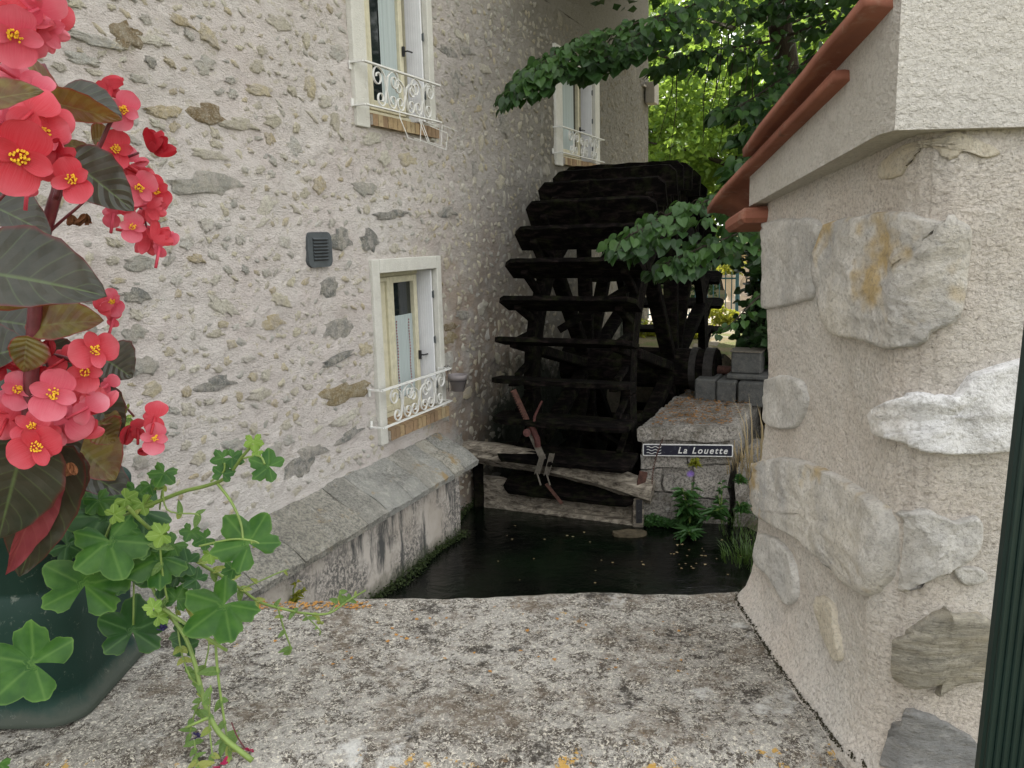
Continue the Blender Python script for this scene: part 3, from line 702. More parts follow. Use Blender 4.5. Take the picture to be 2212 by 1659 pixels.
def window(q, glass, rail=None, bricks=16, curtain=True, sheer=None, cols=None):
    y0, y1, z0, z1 = q['y0'], q['y1'], q['z0'], q['z1']; a0, a1, b0, b1 = q['so']
    m = MB(); pr_ = .035; dp = -.26
    # surround: four pieces butted end to end, running back into the reveal
    m.box(((pr_-.02)/2, (a0+y0)/2, (b0+b1)/2), (pr_+.02, y0-a0, b1-b0), bev=.006)
    m.box(((pr_-.02)/2, (a1+y1)/2, (b0+b1)/2), (pr_+.02, a1-y1, b1-b0), bev=.006)
    m.box(((pr_-.02)/2, (y0+y1)/2, (z1+b1)/2), (pr_+.02, y1-y0, b1-z1), bev=.004)
    t = .02
    m.box(((dp-.02)/2, y0-t/2, (z0+z1)/2), (-dp-.02, t, z1-z0)); m.box(((dp-.02)/2, y1+t/2, (z0+z1)/2), (-dp-.02, t, z1-z0))
    m.box(((dp-.02)/2, (y0+y1)/2, z1+t/2), (-dp-.02, y1-y0, t)); m.box(((dp-.02)/2, (y0+y1)/2, z0-t/2-.03), (-dp-.02, y1-y0, t))
    w_ = m.build('window', MT['surround'], house)
    xf = -.17
    f = MB()
    gl = glass
    def fr(ya, yb, za, zb, wd=.05, th=.05, x=xf):
        f.box((x, ya+wd/2, (za+zb)/2), (th, wd, zb-za), bev=.006); f.box((x, yb-wd/2, (za+zb)/2), (th, wd, zb-za), bev=.006)
        f.box((x, (ya+yb)/2, zb-wd/2), (th-.006, yb-ya-2*wd, wd), bev=.006); f.box((x, (ya+yb)/2, za+wd*.7), (th-.006, yb-ya-2*wd, wd*1.4), bev=.006)
    zlo = z0+.02
    fr(y0, y1, zlo, z1, .045, .06)
    fr(y0+.047, gl[0]-.06, zlo+.065, z1-.047, .04, .05, xf+.012)
    fr(gl[0]-.058, gl[1]+.058, zlo+.065, z1-.047, .056, .05, xf+.014)
    f.build('casement', MT['cream_paint'], w_)
    p = MB(); p.box((xf-.005, (gl[0]+gl[1])/2, (zlo+z1)/2), (.005, gl[1]-gl[0], z1-zlo-.2)); p.build('pane', MT['glass'], w_)
    if gl[0]-.10-(y0+.09) > .02:
        p = MB(); p.box((xf+.004, (y0+.08+gl[0]-.1)/2, (zlo+z1)/2), (.012, gl[0]-y0-.14, z1-zlo-.18)); p.build('panel', MT['cream_paint'], w_)
    # black sheet added behind, standing in for the darkness of the room
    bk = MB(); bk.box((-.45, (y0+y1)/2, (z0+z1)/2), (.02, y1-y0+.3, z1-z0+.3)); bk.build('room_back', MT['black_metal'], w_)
    # curtain seen in the glass: a folded sheet just in front of the dark pane
    if sheer:
        c = MB(); ya, yb, za, zb = sheer; n_ = 40; vs = []; fs = []
        for i in range(n_+1):
            yy = ya+(yb-ya)*i/n_; xx = xf+.004+.004*math.sin(i*1.9)+.002*math.sin(i*.7)
            vs += [(xx, yy, za), (xx, yy, zb)]
            if i: fs.append((2*i-2, 2*i, 2*i+1, 2*i-1))
        c.add(vs, fs); c.build('curtain', MT['curtain'], w_, smooth=True, fixn=False)
    # folded white shutters against both jambs
    for (yy, sg, wd) in ((y0+.012, 1, .05), (y1-.014, -1, .155)):
        for k in range(2 if sg < 0 else 1):
            s = MB(); s.box((-.02-wd/2+(.012 if k else 0), yy+sg*(k*.022), (z0+z1)/2+.02), (wd, .016, z1-z0-.06), bev=.003)
            if sg < 0 and k:
                for j in range(7): s.box((-.02-wd+.012+(j+.5)*wd/7, yy+sg*(k*.022+.009), (z0+z1)/2+.02), (wd/7-.004, .003, z1-z0-.07))
            s.build('shutter', MT['white_shutter'], w_)
        for zz in (.18, .5, .82):
            hb = MB(); hz = z0+(z1-z0)*zz; hb.box((-.012, yy+sg*.012, hz), (.016, .028, .055)); hb.tube([(.0, yy+sg*.012, hz-.035), (.0, yy+sg*.012, hz+.035)], .006, 6)
            hb.build('hinge', MT['dark_plastic'], w_)
    hd = MB(); hd.box((xf+.055, gl[1]+.03, (z0+z1)/2-.13), (.02, .02, .08)); hd.tube([(xf+.06, gl[1]+.03, (z0+z1)/2-.13), (xf+.095, gl[1]+.03, (z0+z1)/2-.13), (xf+.098, gl[1]+.10, (z0+z1)/2-.13)], .007, 6)
    hd.build('handle', MT['black_metal'], w_)
    # sill: soldier course of yellow bricks
    n_ = bricks; L = a1-.005-(y0+.0); bz = b0+.02
    for k in range(n_):
        bb = MB(); yy = y0+L*(k+.5)/n_; jit = rs.uniform(-.003, .003)
        bb.prism([(-.165, 0.02), (.062+jit, 0), (.062+jit, .088), (-.165, .125)], (0, yy-L/n_*.44, bz), (1, 0, 0), (0, 0, 1), (0, 1, 0), L/n_*.88)
        bb.build('brick', MT['brick'], w_)
    mo = MB(); mo.prism([(-.16, 0.022), (.054, .004), (.054, .080), (-.16, .116)], (0, y0+.002, bz), (1, 0, 0), (0, 0, 1), (0, 1, 0), L-.004); mo.build('sill_mortar', MT['old_render'], w_)
    if rail: railing(w_, *rail)
    return w_
W1 = window(WIN[0], (6.13, 6.47), (.12, 5.46, 6.62, 1.245, 1.545), 14, sheer=(6.14, 6.47, 1.34, 2.06))
W2 = window(WIN[1], (5.98, 6.42), (.12, 5.45, 6.63, 3.70, 4.005), 15, sheer=(6.16, 6.42, 3.80, 5.05))
W3 = window(WIN[2], (10.42, 11.1), (.12, 9.72, 11.45, 3.70, 4.0), 18, sheer=(10.45, 11.0, 3.8, 4.75))
W4 = window(WIN[3], (2.1, 2.45), (.12, 1.6, 2.76, 3.50, 3.80), 12, sheer=(2.12, 2.45, 3.6, 4.8))
W5 = window(WIN[4], (2.05, 2.42), (.12, 1.55, 2.66, 1.30, 1.60), 12, sheer=(2.08, 2.42, 1.4, 2.5))
for yy in (6.19, 6.40):       # little red trims on the lower curtain
    tm = MB()
    for k in range(26):
        tm.box((-.158, yy+.004*math.sin(k*.5), 1.36+k*.026), (.004, .010, .014))
    tm.build('curtain_trim', MT['red_trim'], W1)
# vent
vy0, vy1, vz0, vz1 = 4.775, 5.055, 2.53, 2.775
def rrect(w_, h_, r, n=5):
    o = []
    for (cx, cy, a0) in ((w_/2-r, h_/2-r, 0), (-w_/2+r, h_/2-r, 90), (-w_/2+r, -h_/2+r, 180), (w_/2-r, -h_/2+r, 270)):
        for k in range(n+1):
            a = R(a0+90*k/n); o.append((cx+r*math.cos(a), cy+r*math.sin(a)))
    return o
v = MB(); yc, zc = (vy0+vy1)/2, (vz0+vz1)/2
v.prism(rrect(vy1-vy0, vz1-vz0, .05), (-.01, yc, zc), (0, 1, 0), (0, 0, 1), (1, 0, 0), .034)
vent = v.build('ventilation_grille', MT['dark_plastic'], house)
for k in range(7):
    s = MB(); zz = zc+.075-k*.023; s.box((.030, yc, zz), (.016, .17, .007), Matrix.Rotation(R(35), 3, 'Y')); s.build('slat', MT['dark_plastic'], vent)
    s = MB(); s.box((.0248, yc, zz-.011), (.003, .165, .008)); s.build('slot', MT['black_metal'], vent)
# lamp box at the far corner
lb = MB(); lb.box((.10, 14.3, 5.02), (.16, .30, .34), bev=.01); lb.box((.02, 14.15, 5.12), (.04, .3, .03)); lb.build('corner_box', MT['old_render'], house)

# flower pot hung on the lower railing, wire rack on the upper one
pt = empty('hanging_flower_pot', HW(.205, 6.60, 1.42)); tag(pt, 'small grey empty plant pot hooked on the lower window railing', 'flower pot')
m = MB(); m.lathe([(.0, -.075), (.055, -.075), (.075, .03), (.082, .03), (.088, .075), (.080, .075), (.068, .0), (.05, -.06), (0, -.06)], (0, 0, 0), 22); m.build('pot', MT['pot'], pt, smooth=True)
m = MB(); n2 = -nW
ringp = [(math.cos(a_)*.080, math.sin(a_)*.080, .02) for a_ in [2*math.pi*k/18 for k in range(19)]]
m.tube(ringp, .003, 5)
for sy in (-.03, .03):
    b0 = n2*.082+wW*sy; m.tube([b0+Vector((0, 0, -.08)), b0+Vector((0, 0, .13)), b0*1.15+n2*.02+Vector((0, 0, .15)), b0+n2*.04+Vector((0, 0, .12))], .003, 5)
m.tube([n2*.08+Vector((0, 0, -.08)), -n2*.05+Vector((0, 0, -.078)), -n2*.085+Vector((0, 0, .02))], .003, 5)
m.build('wire_hanger', MT['black_metal'], pt)
rk = MB()
def H_(y, z, x=.13): return HW(x, y, z)
for ya, yb in ((5.92, 6.14), (6.24, 6.50)):
    rk.tube([H_(ya, 3.72), H_(ya, 3.66), H_(ya+.03, 3.50, .18), H_(yb, 3.49, .18), H_(yb+.02, 3.66, .19), H_(yb+.30, 3.64, .19)], .0035, 5)
rk.tube([H_(6.05, 3.51, .18), H_(6.55, 3.46, .2), H_(6.60, 3.60, .2), H_(6.30, 3.63, .19)], .0035, 5)
rk.tube([H_(6.24, 3.66, .15), H_(6.28, 3.50, .19)], .0035, 5)
tag(rk.build('wire_rack', MT['white_paint']), 'bent cream wire planter rack dangling from the upper window railing', 'wire rack')

# plinth with sloping coping ------------------------------------------
pl = empty('sloping_plinth', HW(0, 2.5, 0), -AZ); tag(pl, 'long sloping stone plinth between the house wall and the stream', 'plinth')
def ploc(x, y, z): return (x, y-2.5, z)
m = MB(); n_ = 60; vs = []; fs = []
for i in range(n_+1):
    y = 2.0+(6.42-2.0)*i/n_
    for j in range(9):
        z = -.4+(.72+.4)*j/8; vs.append(ploc(.27+.012*fbm(y*2, z*2, 5), y, z))
for i in range(n_):
    for j in range(8): a_ = i*9+j; fs.append((a_, a_+9, a_+10, a_+1))
m.add(vs, fs)
vs = [ploc(0, 6.42, -.4), ploc(.27, 6.42, -.4), ploc(.27, 6.42, .72), ploc(0, 6.42, .9)]; m.add(vs, [(0, 1, 2, 3)])
m.build('plinth_face', MT['plinth'], pl, smooth=True, fixn=False)
yb_ = [2.0, 2.9, 3.62, 4.05, 4.5, 4.78, 5.06, 5.42, 5.68, 5.95, 6.14, 6.34, 6.62]
for k in range(len(yb_)-1):
    y0, y1 = yb_[k]+.0015, yb_[k+1]-.0015; m = MB(); nx, ny = 7, max(3, int((y1-y0)/.06)); vs = []; fs = []
    dz = rs.uniform(-.004, .004)
    for j in range(ny+1):
        y = y0+(y1-y0)*j/ny
        ed = .006 if j in (0, ny) else 0
        for i in range(nx+1):
            x = -.02+(.40)*i/nx; z = .955-.235*i/nx*(1+.08*math.sin(i))+dz-ed+.016*fbm(x*6, y*4, k)
            if i == nx: x += .012*fbm(y*7, 2, k)
            vs.append(ploc(x, y, z))
        for i in (nx, 0):
            x = -.02+.40*i/nx-(.012 if i else 0); vs.append(ploc(x, y, (.66 if i else .80)+.01*fbm(y*5, 1, k)))
    W_ = nx+3
    for j in range(ny):
        for i in range(W_): fs.append((j*W_+i, j*W_+(i+1) % W_, (j+1)*W_+(i+1) % W_, (j+1)*W_+i))
    fs.append(tuple(range(W_))); fs.append(tuple(ny*W_+i for i in range(W_))[::-1])
    m.add(vs, fs); m.build('coping_stone', MT['coping'], pl)

# ================================================================== WATERWHEEL
AZ2 = R(25.27); n2w = Vector((math.cos(AZ2), -math.sin(AZ2), 0)); w2w = Vector((math.sin(AZ2), math.cos(AZ2), 0))
ZC = 1.225; UC = 9.012
wheel = empty('waterwheel', w2w*UC+Vector((0, 0, ZC)), -AZ2)
tag(wheel, 'large black wet timber waterwheel with flat paddles turning beside the mill wall', 'waterwheel')
V1, V2 = -3.44, -2.11; RO = 2.24; NP = 36; T0 = 4.5
def wv(t, r): return (-r*math.cos(t), r*math.sin(t))    # (y,z) in the wheel frame
pd_meshes = []
for q in range(4):
    rq = random.Random(q+40); m = MB(); L = V2-V1; dpt = .30; th = .045; ch = .07
    # board with clipped, worn corners: local y radial, x along axle, z thickness; edges wavered
    out_ = [(-L/2, -dpt/2), (-L/2, dpt/2-ch)]
    nn = 14
    for k in range(nn+1): out_.append((-L/2+ch+(L-2*ch)*k/nn, dpt/2+rq.uniform(-.006, .006)-(.0 if 0 < k < nn else .004)))
    out_ += [(L/2, dpt/2-ch), (L/2, -dpt/2)]
    for k in range(nn+1): out_.append((L/2-.01-(L-.02)*k/nn, -dpt/2+rq.uniform(-.005, .005)))
    m.prism(out_, (0, 0, -th/2), (1, 0, 0), (0, 1, 0), (0, 0, 1), th)
    pd_meshes.append(m.mesh('paddle_shape', MT['wheel']))
xm = (V1+V2)/2
for k in range(NP):
    t = R(T0+k*10); y, z = wv(t, RO-.15)
    o = inst('paddle', pd_meshes[k % 4], wheel, (xm+rs.uniform(-.012, .012), y, z), (math.pi-t+rs.uniform(-.02, .02), 0, 0), (1, 1, 1))
RF = (V1+.17, V2-.17)      # the two rims
RR = 1.62
for x in RF:
    for s_ in range(8):     # felloes
        m = MB(); a0, a1 = 2*math.pi*s_/8+.004, 2*math.pi*(s_+1)/8-.004; vs = []; fs = []; n_ = 8
        for i in range(n_+1):
            a = a0+(a1-a0)*i/n_
            for (r, dx) in ((RR-.11, -.045), (RR+.10, -.045), (RR+.10, .045), (RR-.11, .045)):
                vs.append((x+dx, r*math.cos(a), r*math.sin(a)))
        for i in range(n_):
            for j in range(4): fs.append((i*4+j, i*4+(j+1) % 4, i*4+4+(j+1) % 4, i*4+4+j))
        fs += [(0, 1, 2, 3), tuple(n_*4+j for j in (3, 2, 1, 0))]
        m.add(vs, fs); m.build('felloe', MT['wheel'], wheel)
    for s_ in range(10):
        t = R(s_*36+14); y, z = wv(t, RR-.09); y0, z0 = wv(t, .18)
        m = MB(); m.bar((x, y0, z0), (x, y, z), .10, .15, up=(1, 0, 0), bev=.01); m.build('spoke', MT['wheel'], wheel)
stm = {}
m = MB(); m.bar((0, -.24, 0), (0, .26, 0), .07, .06, bev=.006); stm['a'] = m.mesh('strut_shape', MT['wheel'])
m = MB(); m.bar((0, -.20, -.16), (0, .16, -.03), .055, .05, bev=.005); stm['b'] = m.mesh('brace_shape', MT['wheel'])
for k in range(NP):
    t = R(T0+k*10)
    for x in RF:
        y, z = wv(t-.018, RR+.22); inst('paddle_strut', stm['a'], wheel, (x, y, z), (math.pi-t, 0, 0))
        y, z = wv(t, RR+.20); inst('paddle_brace', stm['b'], wheel, (x, y, z), (math.pi-t, 0, 0))
m = MB(); m.tube([(V1-.1, 0, 0), (-2.6, 0, 0), (V2+.02, 0, 0), (V2+.34, 0, 0)], .225, 20); m.build('axle', MT['wheel'], wheel, smooth=False)
for xx, wd in ((V2+.10, .07), (V2+.27, .10)):
    m = MB(); m.tube([(xx-wd/2, 0, 0), (xx+wd/2, 0, 0)], .242, 24); m.build('iron_band', MT['dark_iron'], wheel)
m = MB(); m.tube([(V2+.34, 0, 0), (V2+.62, 0, 0)], .05, 12); m.build('gudgeon', MT['iron_rust'], wheel)
for k in range(5):      # inner cross ties
    t = R(k*72+30); y, z = wv(t, RR*.62); y2, z2 = wv(t+.5, RR*.8)
    m = MB(); m.bar((RF[0], y, z), (RF[1], y2, z2), .08, .08); m.build('cross_tie', MT['wheel'], wheel)

# bearing block and its stone seat
def W2(v_, u_, z_): return n2w*v_+w2w*u_+Vector((0, 0, z_))
bs = empty('bearing_seat', W2(-1.45, 8.9, .93), -AZ2); tag(bs, 'dark stepped stone seat carrying the end of the wheel axle', 'bearing seat')
def sbox(name, mt, c, d, bev=.015, par=bs): 
    m = MB(); m.box(c, d, bev=bev); return m.build(name, MT[mt], par)
for (c, d) in (((-.37, 0, .13), (.22, .62, .26)), ((-.15, 0, .13), (.20, .66, .25)), ((.22, 0, .125), (.50, .68, .25))): sbox('stone_block', 'dark_stone', c, d)
sbox('top_slab', 'dark_stone', (.14, .02, .285), (.62, .52, .055))
sbox('bearing_box', 'dark_stone', (.02, -.02, .425), (.30, .30, .22), .01)
sbox('bearing_plate', 'grey_metal', (.02, -.02, .543), (.32, .32, .014), .002)
# ================================================================== PIER WITH SIGN
pier = empty('sign_pier', (1.17, 7.4, 0)); tag(pier, 'mottled low stone pier bearing the river name sign beside the wheel', 'pier')
A = Vector((1.17, 7.42, 0)); Bq = Vector((1.97, 7.30, 0)); C_ = A+wW*2.9; Dq = Bq+wW*3.1
def loc_(v_): return Vector(v_)-Vector((1.17, 7.4, 0))
def block(name, poly, z0, z1, mt, par, off, rnd_=.012, res=.06, taper=0):
    """stone block with a gridded, uneven skin; poly = 4 ground corners"""
    m = MB(); c = sum((Vector(p) for p in poly), Vector())/4
    def pt_(u, v_, h): 
        p = (Vector(poly[0])*(1-u)+Vector(poly[1])*u)*(1-v_)+(Vector(poly[3])*(1-u)+Vector(poly[2])*u)*v_
        p = c+(p-c)*(1+taper*(1-h)); p.z = z0+(z1-z0)*h
        e = min(1, 1)
        d = Vector((fbm(p.x*4, p.y*4, p.z*4+3), fbm(p.x*4+9, p.y*4, p.z*4), fbm(p.x*4, p.y*4+7, p.z*4)))*rnd_*2
        d += Vector((fbm(p.x*13, p.y*13, p.z*13+3), fbm(p.x*13+9, p.y*13, p.z*13), fbm(p.x*13, p.y*13+7, p.z*13)))*rnd_
        return p+d-off
    L1 = (Vector(poly[1])-Vector(poly[0])).length; L2 = (Vector(poly[3])-Vector(poly[0])).length
    n1, n2_, n3 = max(2, int(L1/res)), max(2, int(L2/res)), max(2, int((z1-z0)/res))
    def face(fn, a, b):
        vs = [fn(i/a, j/b) for i in range(a+1) for j in range(b+1)]
        m.add(vs, [(i*(b+1)+j, (i+1)*(b+1)+j, (i+1)*(b+1)+j+1, i*(b+1)+j+1) for i in range(a) for j in range(b)])
    face(lambda u, h: pt_(u, 0, h), n1, n3); face(lambda u, h: pt_(u, 1, h), n1, n3)
    face(lambda v_, h: pt_(0, v_, h), n2_, n3); face(lambda v_, h: pt_(1, v_, h), n2_, n3); face(lambda u, v_: pt_(u, v_, 1), n1, n2_)
    o = m.build(name, mt, par, smooth=True, fixn=False)
    import bmesh
    bm = bmesh.new(); bm.from_mesh(o.data); bmesh.ops.remove_doubles(bm, verts=bm.verts, dist=.0005); bmesh.ops.recalc_face_normals(bm, faces=bm.faces); bm.to_mesh(o.data); bm.free()
    md = o.modifiers.new('auto', 'EDGE_SPLIT'); md.split_angle = R(50)
    return o
off = Vector((1.17, 7.4, 0))
block('pier_body', [A+Vector((.03, .03, 0)), Bq+Vector((-.02, .03, 0)), Dq, C_], -.5, .93, MT['pier'], pier, off, .014, .05)
# separate facing stones on the front, joints left between them
fs_list = [(.02, .40, .06, .33), (.0, .20, .35, .56), (.22, .46, .35, .50), (.48, .80, .30, .60), (.42, .80, .02, .28), (.0, .42, .58, .70), (.44, .82, .62, .71)]
exf = (Bq-A).normalized(); eyf = Vector((exf.y, -exf.x, 0))
for (a0, a1, z0, z1) in fs_list:
    p0 = A+exf*a0+eyf*.012; p1 = A+exf*a1+eyf*.012
    block('facing_stone', [p0, p1, p1-eyf*.08, p0-eyf*.08], z0, z1, MT['pier'], pier, off, .012, .035)
p0 = A+exf*(-.02)+eyf*.035; p1 = A+exf*.84+eyf*.035
block('pier_cap', [p0, p1, p1+wW*1.55, p0+wW*1.55], .84, .96, MT['pier'], pier, off, .012, .05)
# lower block to the right
q0 = Vector((2.0, 7.22, 0)); q1 = Vector((2.75, 7.1, 0))
block('side_block', [q0, q1, q1+wW*1.2, q0+wW*1.2], -.3, .60, MT['pier'], pier, off, .015, .06)
# sign
sg = empty('river_sign', A+exf*.42+eyf*.075+Vector((0, 0, .765)), math.atan2(exf.y, exf.x))
tag(sg, 'narrow dark enamel river name sign with white italic lettering and wave symbol', 'sign')
m = MB(); m.prism(rrect(.80, .112, .012), (0, 0, 0), (1, 0, 0), (0, 0, 1), (0, -1, 0), .008); m.build('sign_border', MT['sign_white'], sg)
m = MB(); m.prism(rrect(.782, .094, .008), (0, -.008, 0), (1, 0, 0), (0, 0, 1), (0, -1, 0), .002); m.build('sign_face', MT['sign_blue'], sg)
for zz in (-.028, 0, .028):
    m = MB(); pts = [(-.365+.13*i/20, -.0115, zz+.006*math.sin(i/20*4*math.pi+.5)) for i in range(21)]
    m.tube(pts, .0035, 4); m.build('wave_mark', MT['sign_white'], sg)
fc = bpy.data.curves.new('lettering', 'FONT'); fc.body = 'La Louette'; fc.size = .084; fc.space_character = 1.28; fc.shear = .28; fc.extrude = .001; fc.align_x = 'CENTER'; fc.align_y = 'CENTER'; fc.offset = .0012
fo = bpy.data.objects.new('lettering', fc); col.objects.link(fo)
dg = bpy.context.evaluated_depsgraph_get(); me = bpy.data.meshes.new_from_object(fo.evaluated_get(dg)); bpy.data.objects.remove(fo)
me.materials.clear(); me.materials.append(MT['sign_white'])
lo = inst('lettering', me, sg, (.13, -.0115, -.002), (math.pi/2, 0, 0), (.93, 1, 1))

# ================================================================== SLUICE BEAMS
def beam(name, a, b, prof, mt, par=None, seg=40, bend=None, seed=0):
    """prof: list of (across, up) outline points; skin wobbles along the grain"""
    a, b = Vector(a), Vector(b); d = (b-a).normalized(); s = Vector((d.y, -d.x, 0)).normalized(); u = s.cross(d)
    if u.z < 0: u = -u
    m = MB(); n = len(prof); vs = []; fs = []
    for i in range(seg+1):
        t = i/seg; c = a+(b-a)*t + (bend(t) if bend else Vector())
        for k, (x, z) in enumerate(prof):
            w_ = 1+.16*fbm(t*2.2, k*.9, seed)+.07*fbm(t*7, k*1.7, seed+5); groove = .010*fbm(t*1.3, k*2.3, seed+9)
            vs.append(c+s*(x*w_+groove)+u*(z*w_+groove))
    for i in range(seg):
        for k in range(n): fs.append((i*n+k, i*n+(k+1) % n, (i+1)*n+(k+1) % n, (i+1)*n+k))
    fs += [tuple(range(n)), tuple(seg*n+k for k in range(n))[::-1]]
    m.add(vs, fs); o = m.build(name, mt, par)
    return o
sl_ = empty('sluice_gate', (0.3, 7.7, .3)); tag(sl_, 'weathered timber sluice of two grey beams spanning the stream before the wheel', 'sluice')
def so3(p): return Vector(p)-Vector((.3, 7.7, .3))
def wavy(n, rx, rz, seed):
    q = random.Random(seed); return [(rx*math.cos(2*math.pi*k/n)*(1+q.uniform(-.12, .12)), rz*math.sin(2*math.pi*k/n)*(1+q.uniform(-.12, .12))) for k in range(n)]
ob = beam('top_beam', so3((-.58, 7.98, .66)), so3((1.26, 7.28, .385)), wavy(22, .10, .103, 3), MT['log'], sl_, 60, lambda t: Vector((0, 0, .06*math.sin(t*math.pi))), 1)
ob = beam('lower_board', so3((-.34, 8.05, .215)), so3((1.18, 7.40, .155)), [(-.035, -.15), (.035, -.15), (.04, -.05), (.03, -.04), (.038, .03), (.03, .13), (-.03, .14), (-.035, 0)], MT['log'], sl_, 50, None, 7)
ob = beam('bottom_board', so3((-.30, 8.00, .06)), so3((1.15, 7.34, .02)), [(-.03, -.1), (.035, -.1), (.04, .02), (.03, .06), (-.03, .06)], MT['log'], sl_, 40, None, 12)
for (x, y, zt, dz) in ((-.36, 8.02, .62, .9), (1.13, 7.33, .42, .7)):
    m = MB(); m.bar(so3((x, y, zt-dz)), so3((x, y, zt-.1)), .10, .12, up=(0, 1, 0), bev=.01); m.build('upright_post', MT['wheel'] if x < 0 else MT['log'], sl_)
m = MB(); m.box(so3((1.155, 7.255, .50)), (.075, .02, .17), Matrix.Rotation(.2, 3, 'Y'), bev=.003); m.build('iron_plate', MT['iron_rust'], sl_)
pl2 = MB(); pl2.box(so3((1.13, 7.25, .21)), (.055, .015, .22)); 
for zz in (.14, .21, .28): pl2.tube([so3((1.13, 7.25, zz)), so3((1.13, 7.232, zz))], .010, 6)
pl2.build('iron_strap', MT['black_metal'], sl_)
# rack lifting gear
gr = empty('rack_lever', (.27, 7.6, .62)); tag(gr, 'rusty red rack lever standing on the sluice beam', 'lever')
def g3(px, py, Y): return P(px, py, Y)-Vector((.27, 7.6, .62))
m = MB(); a_, b_ = g3(1110, 842, 7.5), g3(1158, 948, 7.53); m.bar(a_, b_, .04, .028, up=(0, 1, 0), bev=.002)
for k in range(22):
    c = a_+(b_-a_)*((k+.5)/22); m.box(c+Vector((-.026, 0, -.006)), (.014, .026, .011))
m.build('toothed_rack', MT['iron_rust'], gr)
m = MB(); m.bar(g3(1143, 925, 7.5), g3(1182, 1012, 7.52), .062, .05, up=(0, 1, 0), bev=.004); m.build('housing', MT['grey_metal'], gr)
m = MB(); m.tube([g3(1138, 935, 7.48), g3(1138, 935, 7.42)], .036, 14); m.tube([g3(1148, 920, 7.46), g3(1160, 948, 7.46), g3(1162, 965, 7.46)], .030, 8)
m.tube([g3(1138, 935, 7.41), g3(1138, 935, 7.39)], .016, 8); m.build('gear_hub', MT['red_iron'], gr)
m = MB(); m.tube([g3(1152, 925, 7.44), g3(1155, 900, 7.44), g3(1162, 884, 7.44), g3(1171, 866, 7.44)], [.012, .014, .011, .010], 8); m.build('handle', MT['red_iron'], gr)
for dx in (0, 20):
    m = MB(); x0 = 1160+dx; a_, b_ = g3(x0+12, 982-dx*.1, 7.42), g3(x0, 1022+dx*.15, 7.46)
    m.bar(a_, b_, .045, .008, up=(0, 1, 0)); m.bar(a_+Vector((-.022, -.012, 0)), b_+Vector((-.022, -.012, 0)), .006, .03, up=(0, 1, 0)); m.bar(a_+Vector((.022, -.012, 0)), b_+Vector((.022, -.012, 0)), .006, .03, up=(0, 1, 0))
    m.build('bracket', MT['grey_metal'], gr)
    m = MB(); m.tube([g3(x0, 1022, 7.45), g3(x0+8, 1048, 7.45)], .008, 6); m.build('bolt', MT['grey_metal'], gr)
m = MB(); m.bar(g3(1180, 1045, 7.47), g3(1214, 1088, 7.50), .03, .01, up=(0, 1, 0)); m.build('lower_strap', MT['iron_rust'], gr)
# chain hanging by the sign
ch = MB(); pa, pb = P(1432, 945, 7.27), P(1408, 1058, 7.24)
cpts = [pa+(pb-pa)*t+Vector((-.03*math.sin(t*math.pi), -.012, 0)) for t in [k/24 for k in range(25)]]
for k in range(24):
    c = (cpts[k]+cpts[k+1])/2; d = (cpts[k+1]-cpts[k]); u = d.normalized(); s = u.cross(Vector((0, 1, 0)) if k % 2 else Vector((1, 0, 0))).normalized()
    ch.tube([c+u*.014*math.cos(a)*1.1+s*.007*math.sin(a) for a in [2*math.pi*q/8 for q in range(9)]], .0028, 4, cap=False)
tag(ch.build('chain', MT['iron_rust']), 'rusty chain hanging over the left end of the river sign', 'chain')

# ================================================================== PARAPET
par = empty('bridge_parapet', (0, 1.05, 1.0)); tag(par, 'lichen-covered limestone parapet coping in the foreground', 'parapet')
def cap_z(x, y):
    e0 = max(0, (.89-y))/.10; e1 = max(0, (y-1.272))/.03
    return SLAB-.05*min(1.4, e0)**2-.02*min(1.3, e1)**2+.004*fbm(x*5, y*5, 2)+.0016*fbm(x*30, y*30, 2)
m = MB(); nx, ny = 230, 80; x0, x1, y0, y1 = -1.7, 1.2, .735, 1.305; vs = []; fs = []
for i in range(nx+1):
    x = x0+(x1-x0)*i/nx
    for j in range(ny+1):
        y = y0+(y1-y0)*j/ny
        yy = y+(.010*fbm(x*6, 3, 9) if j > ny-4 else 0)
        vs.append((x, yy-1.05, cap_z(x, y)-1.0))
for i in range(nx):
    for j in range(ny): a_ = i*(ny+1)+j; fs.append((a_, a_+ny+1, a_+ny+2, a_+1))
k0 = len(vs)
for i in range(nx+1):
    x = x0+(x1-x0)*i/nx
    vs.append((x, .735-1.05+.01, SLAB-.30-1)); vs.append((x, 1.305-1.05-.006+.01*fbm(x*6, 3, 9), SLAB-.26-1))
for i in range(nx):
    a_ = i*(ny+1); fs.append((a_, k0+2*i, k0+2*i+2, a_+ny+1)); b_ = a_+ny; fs.append((b_, b_+ny+1, k0+2*i+3, k0+2*i+1))
m.add(vs, fs); m.build('capstone', MT['cap'], par, smooth=True, fixn=True)
m = MB(); m.box((-.25, 1.03-1.05, .40), (2.9, .46, .92)); m.box((-.2, .98-1.05, -.9), (5.6, .5, 2.0)); m.build('parapet_body', MT['old_render'], par)

# ================================================================== RIGHT-HAND PILLAR
pil = empty('tiled_pillar', (.6, 1.04, 2.12)); tag(pil, 'rendered boulder-stone pillar with terracotta tile coping at the right', 'pillar')
offp = Vector((.6, 1.04, 2.12))
XL, YF, YN = .382, 1.255, .812
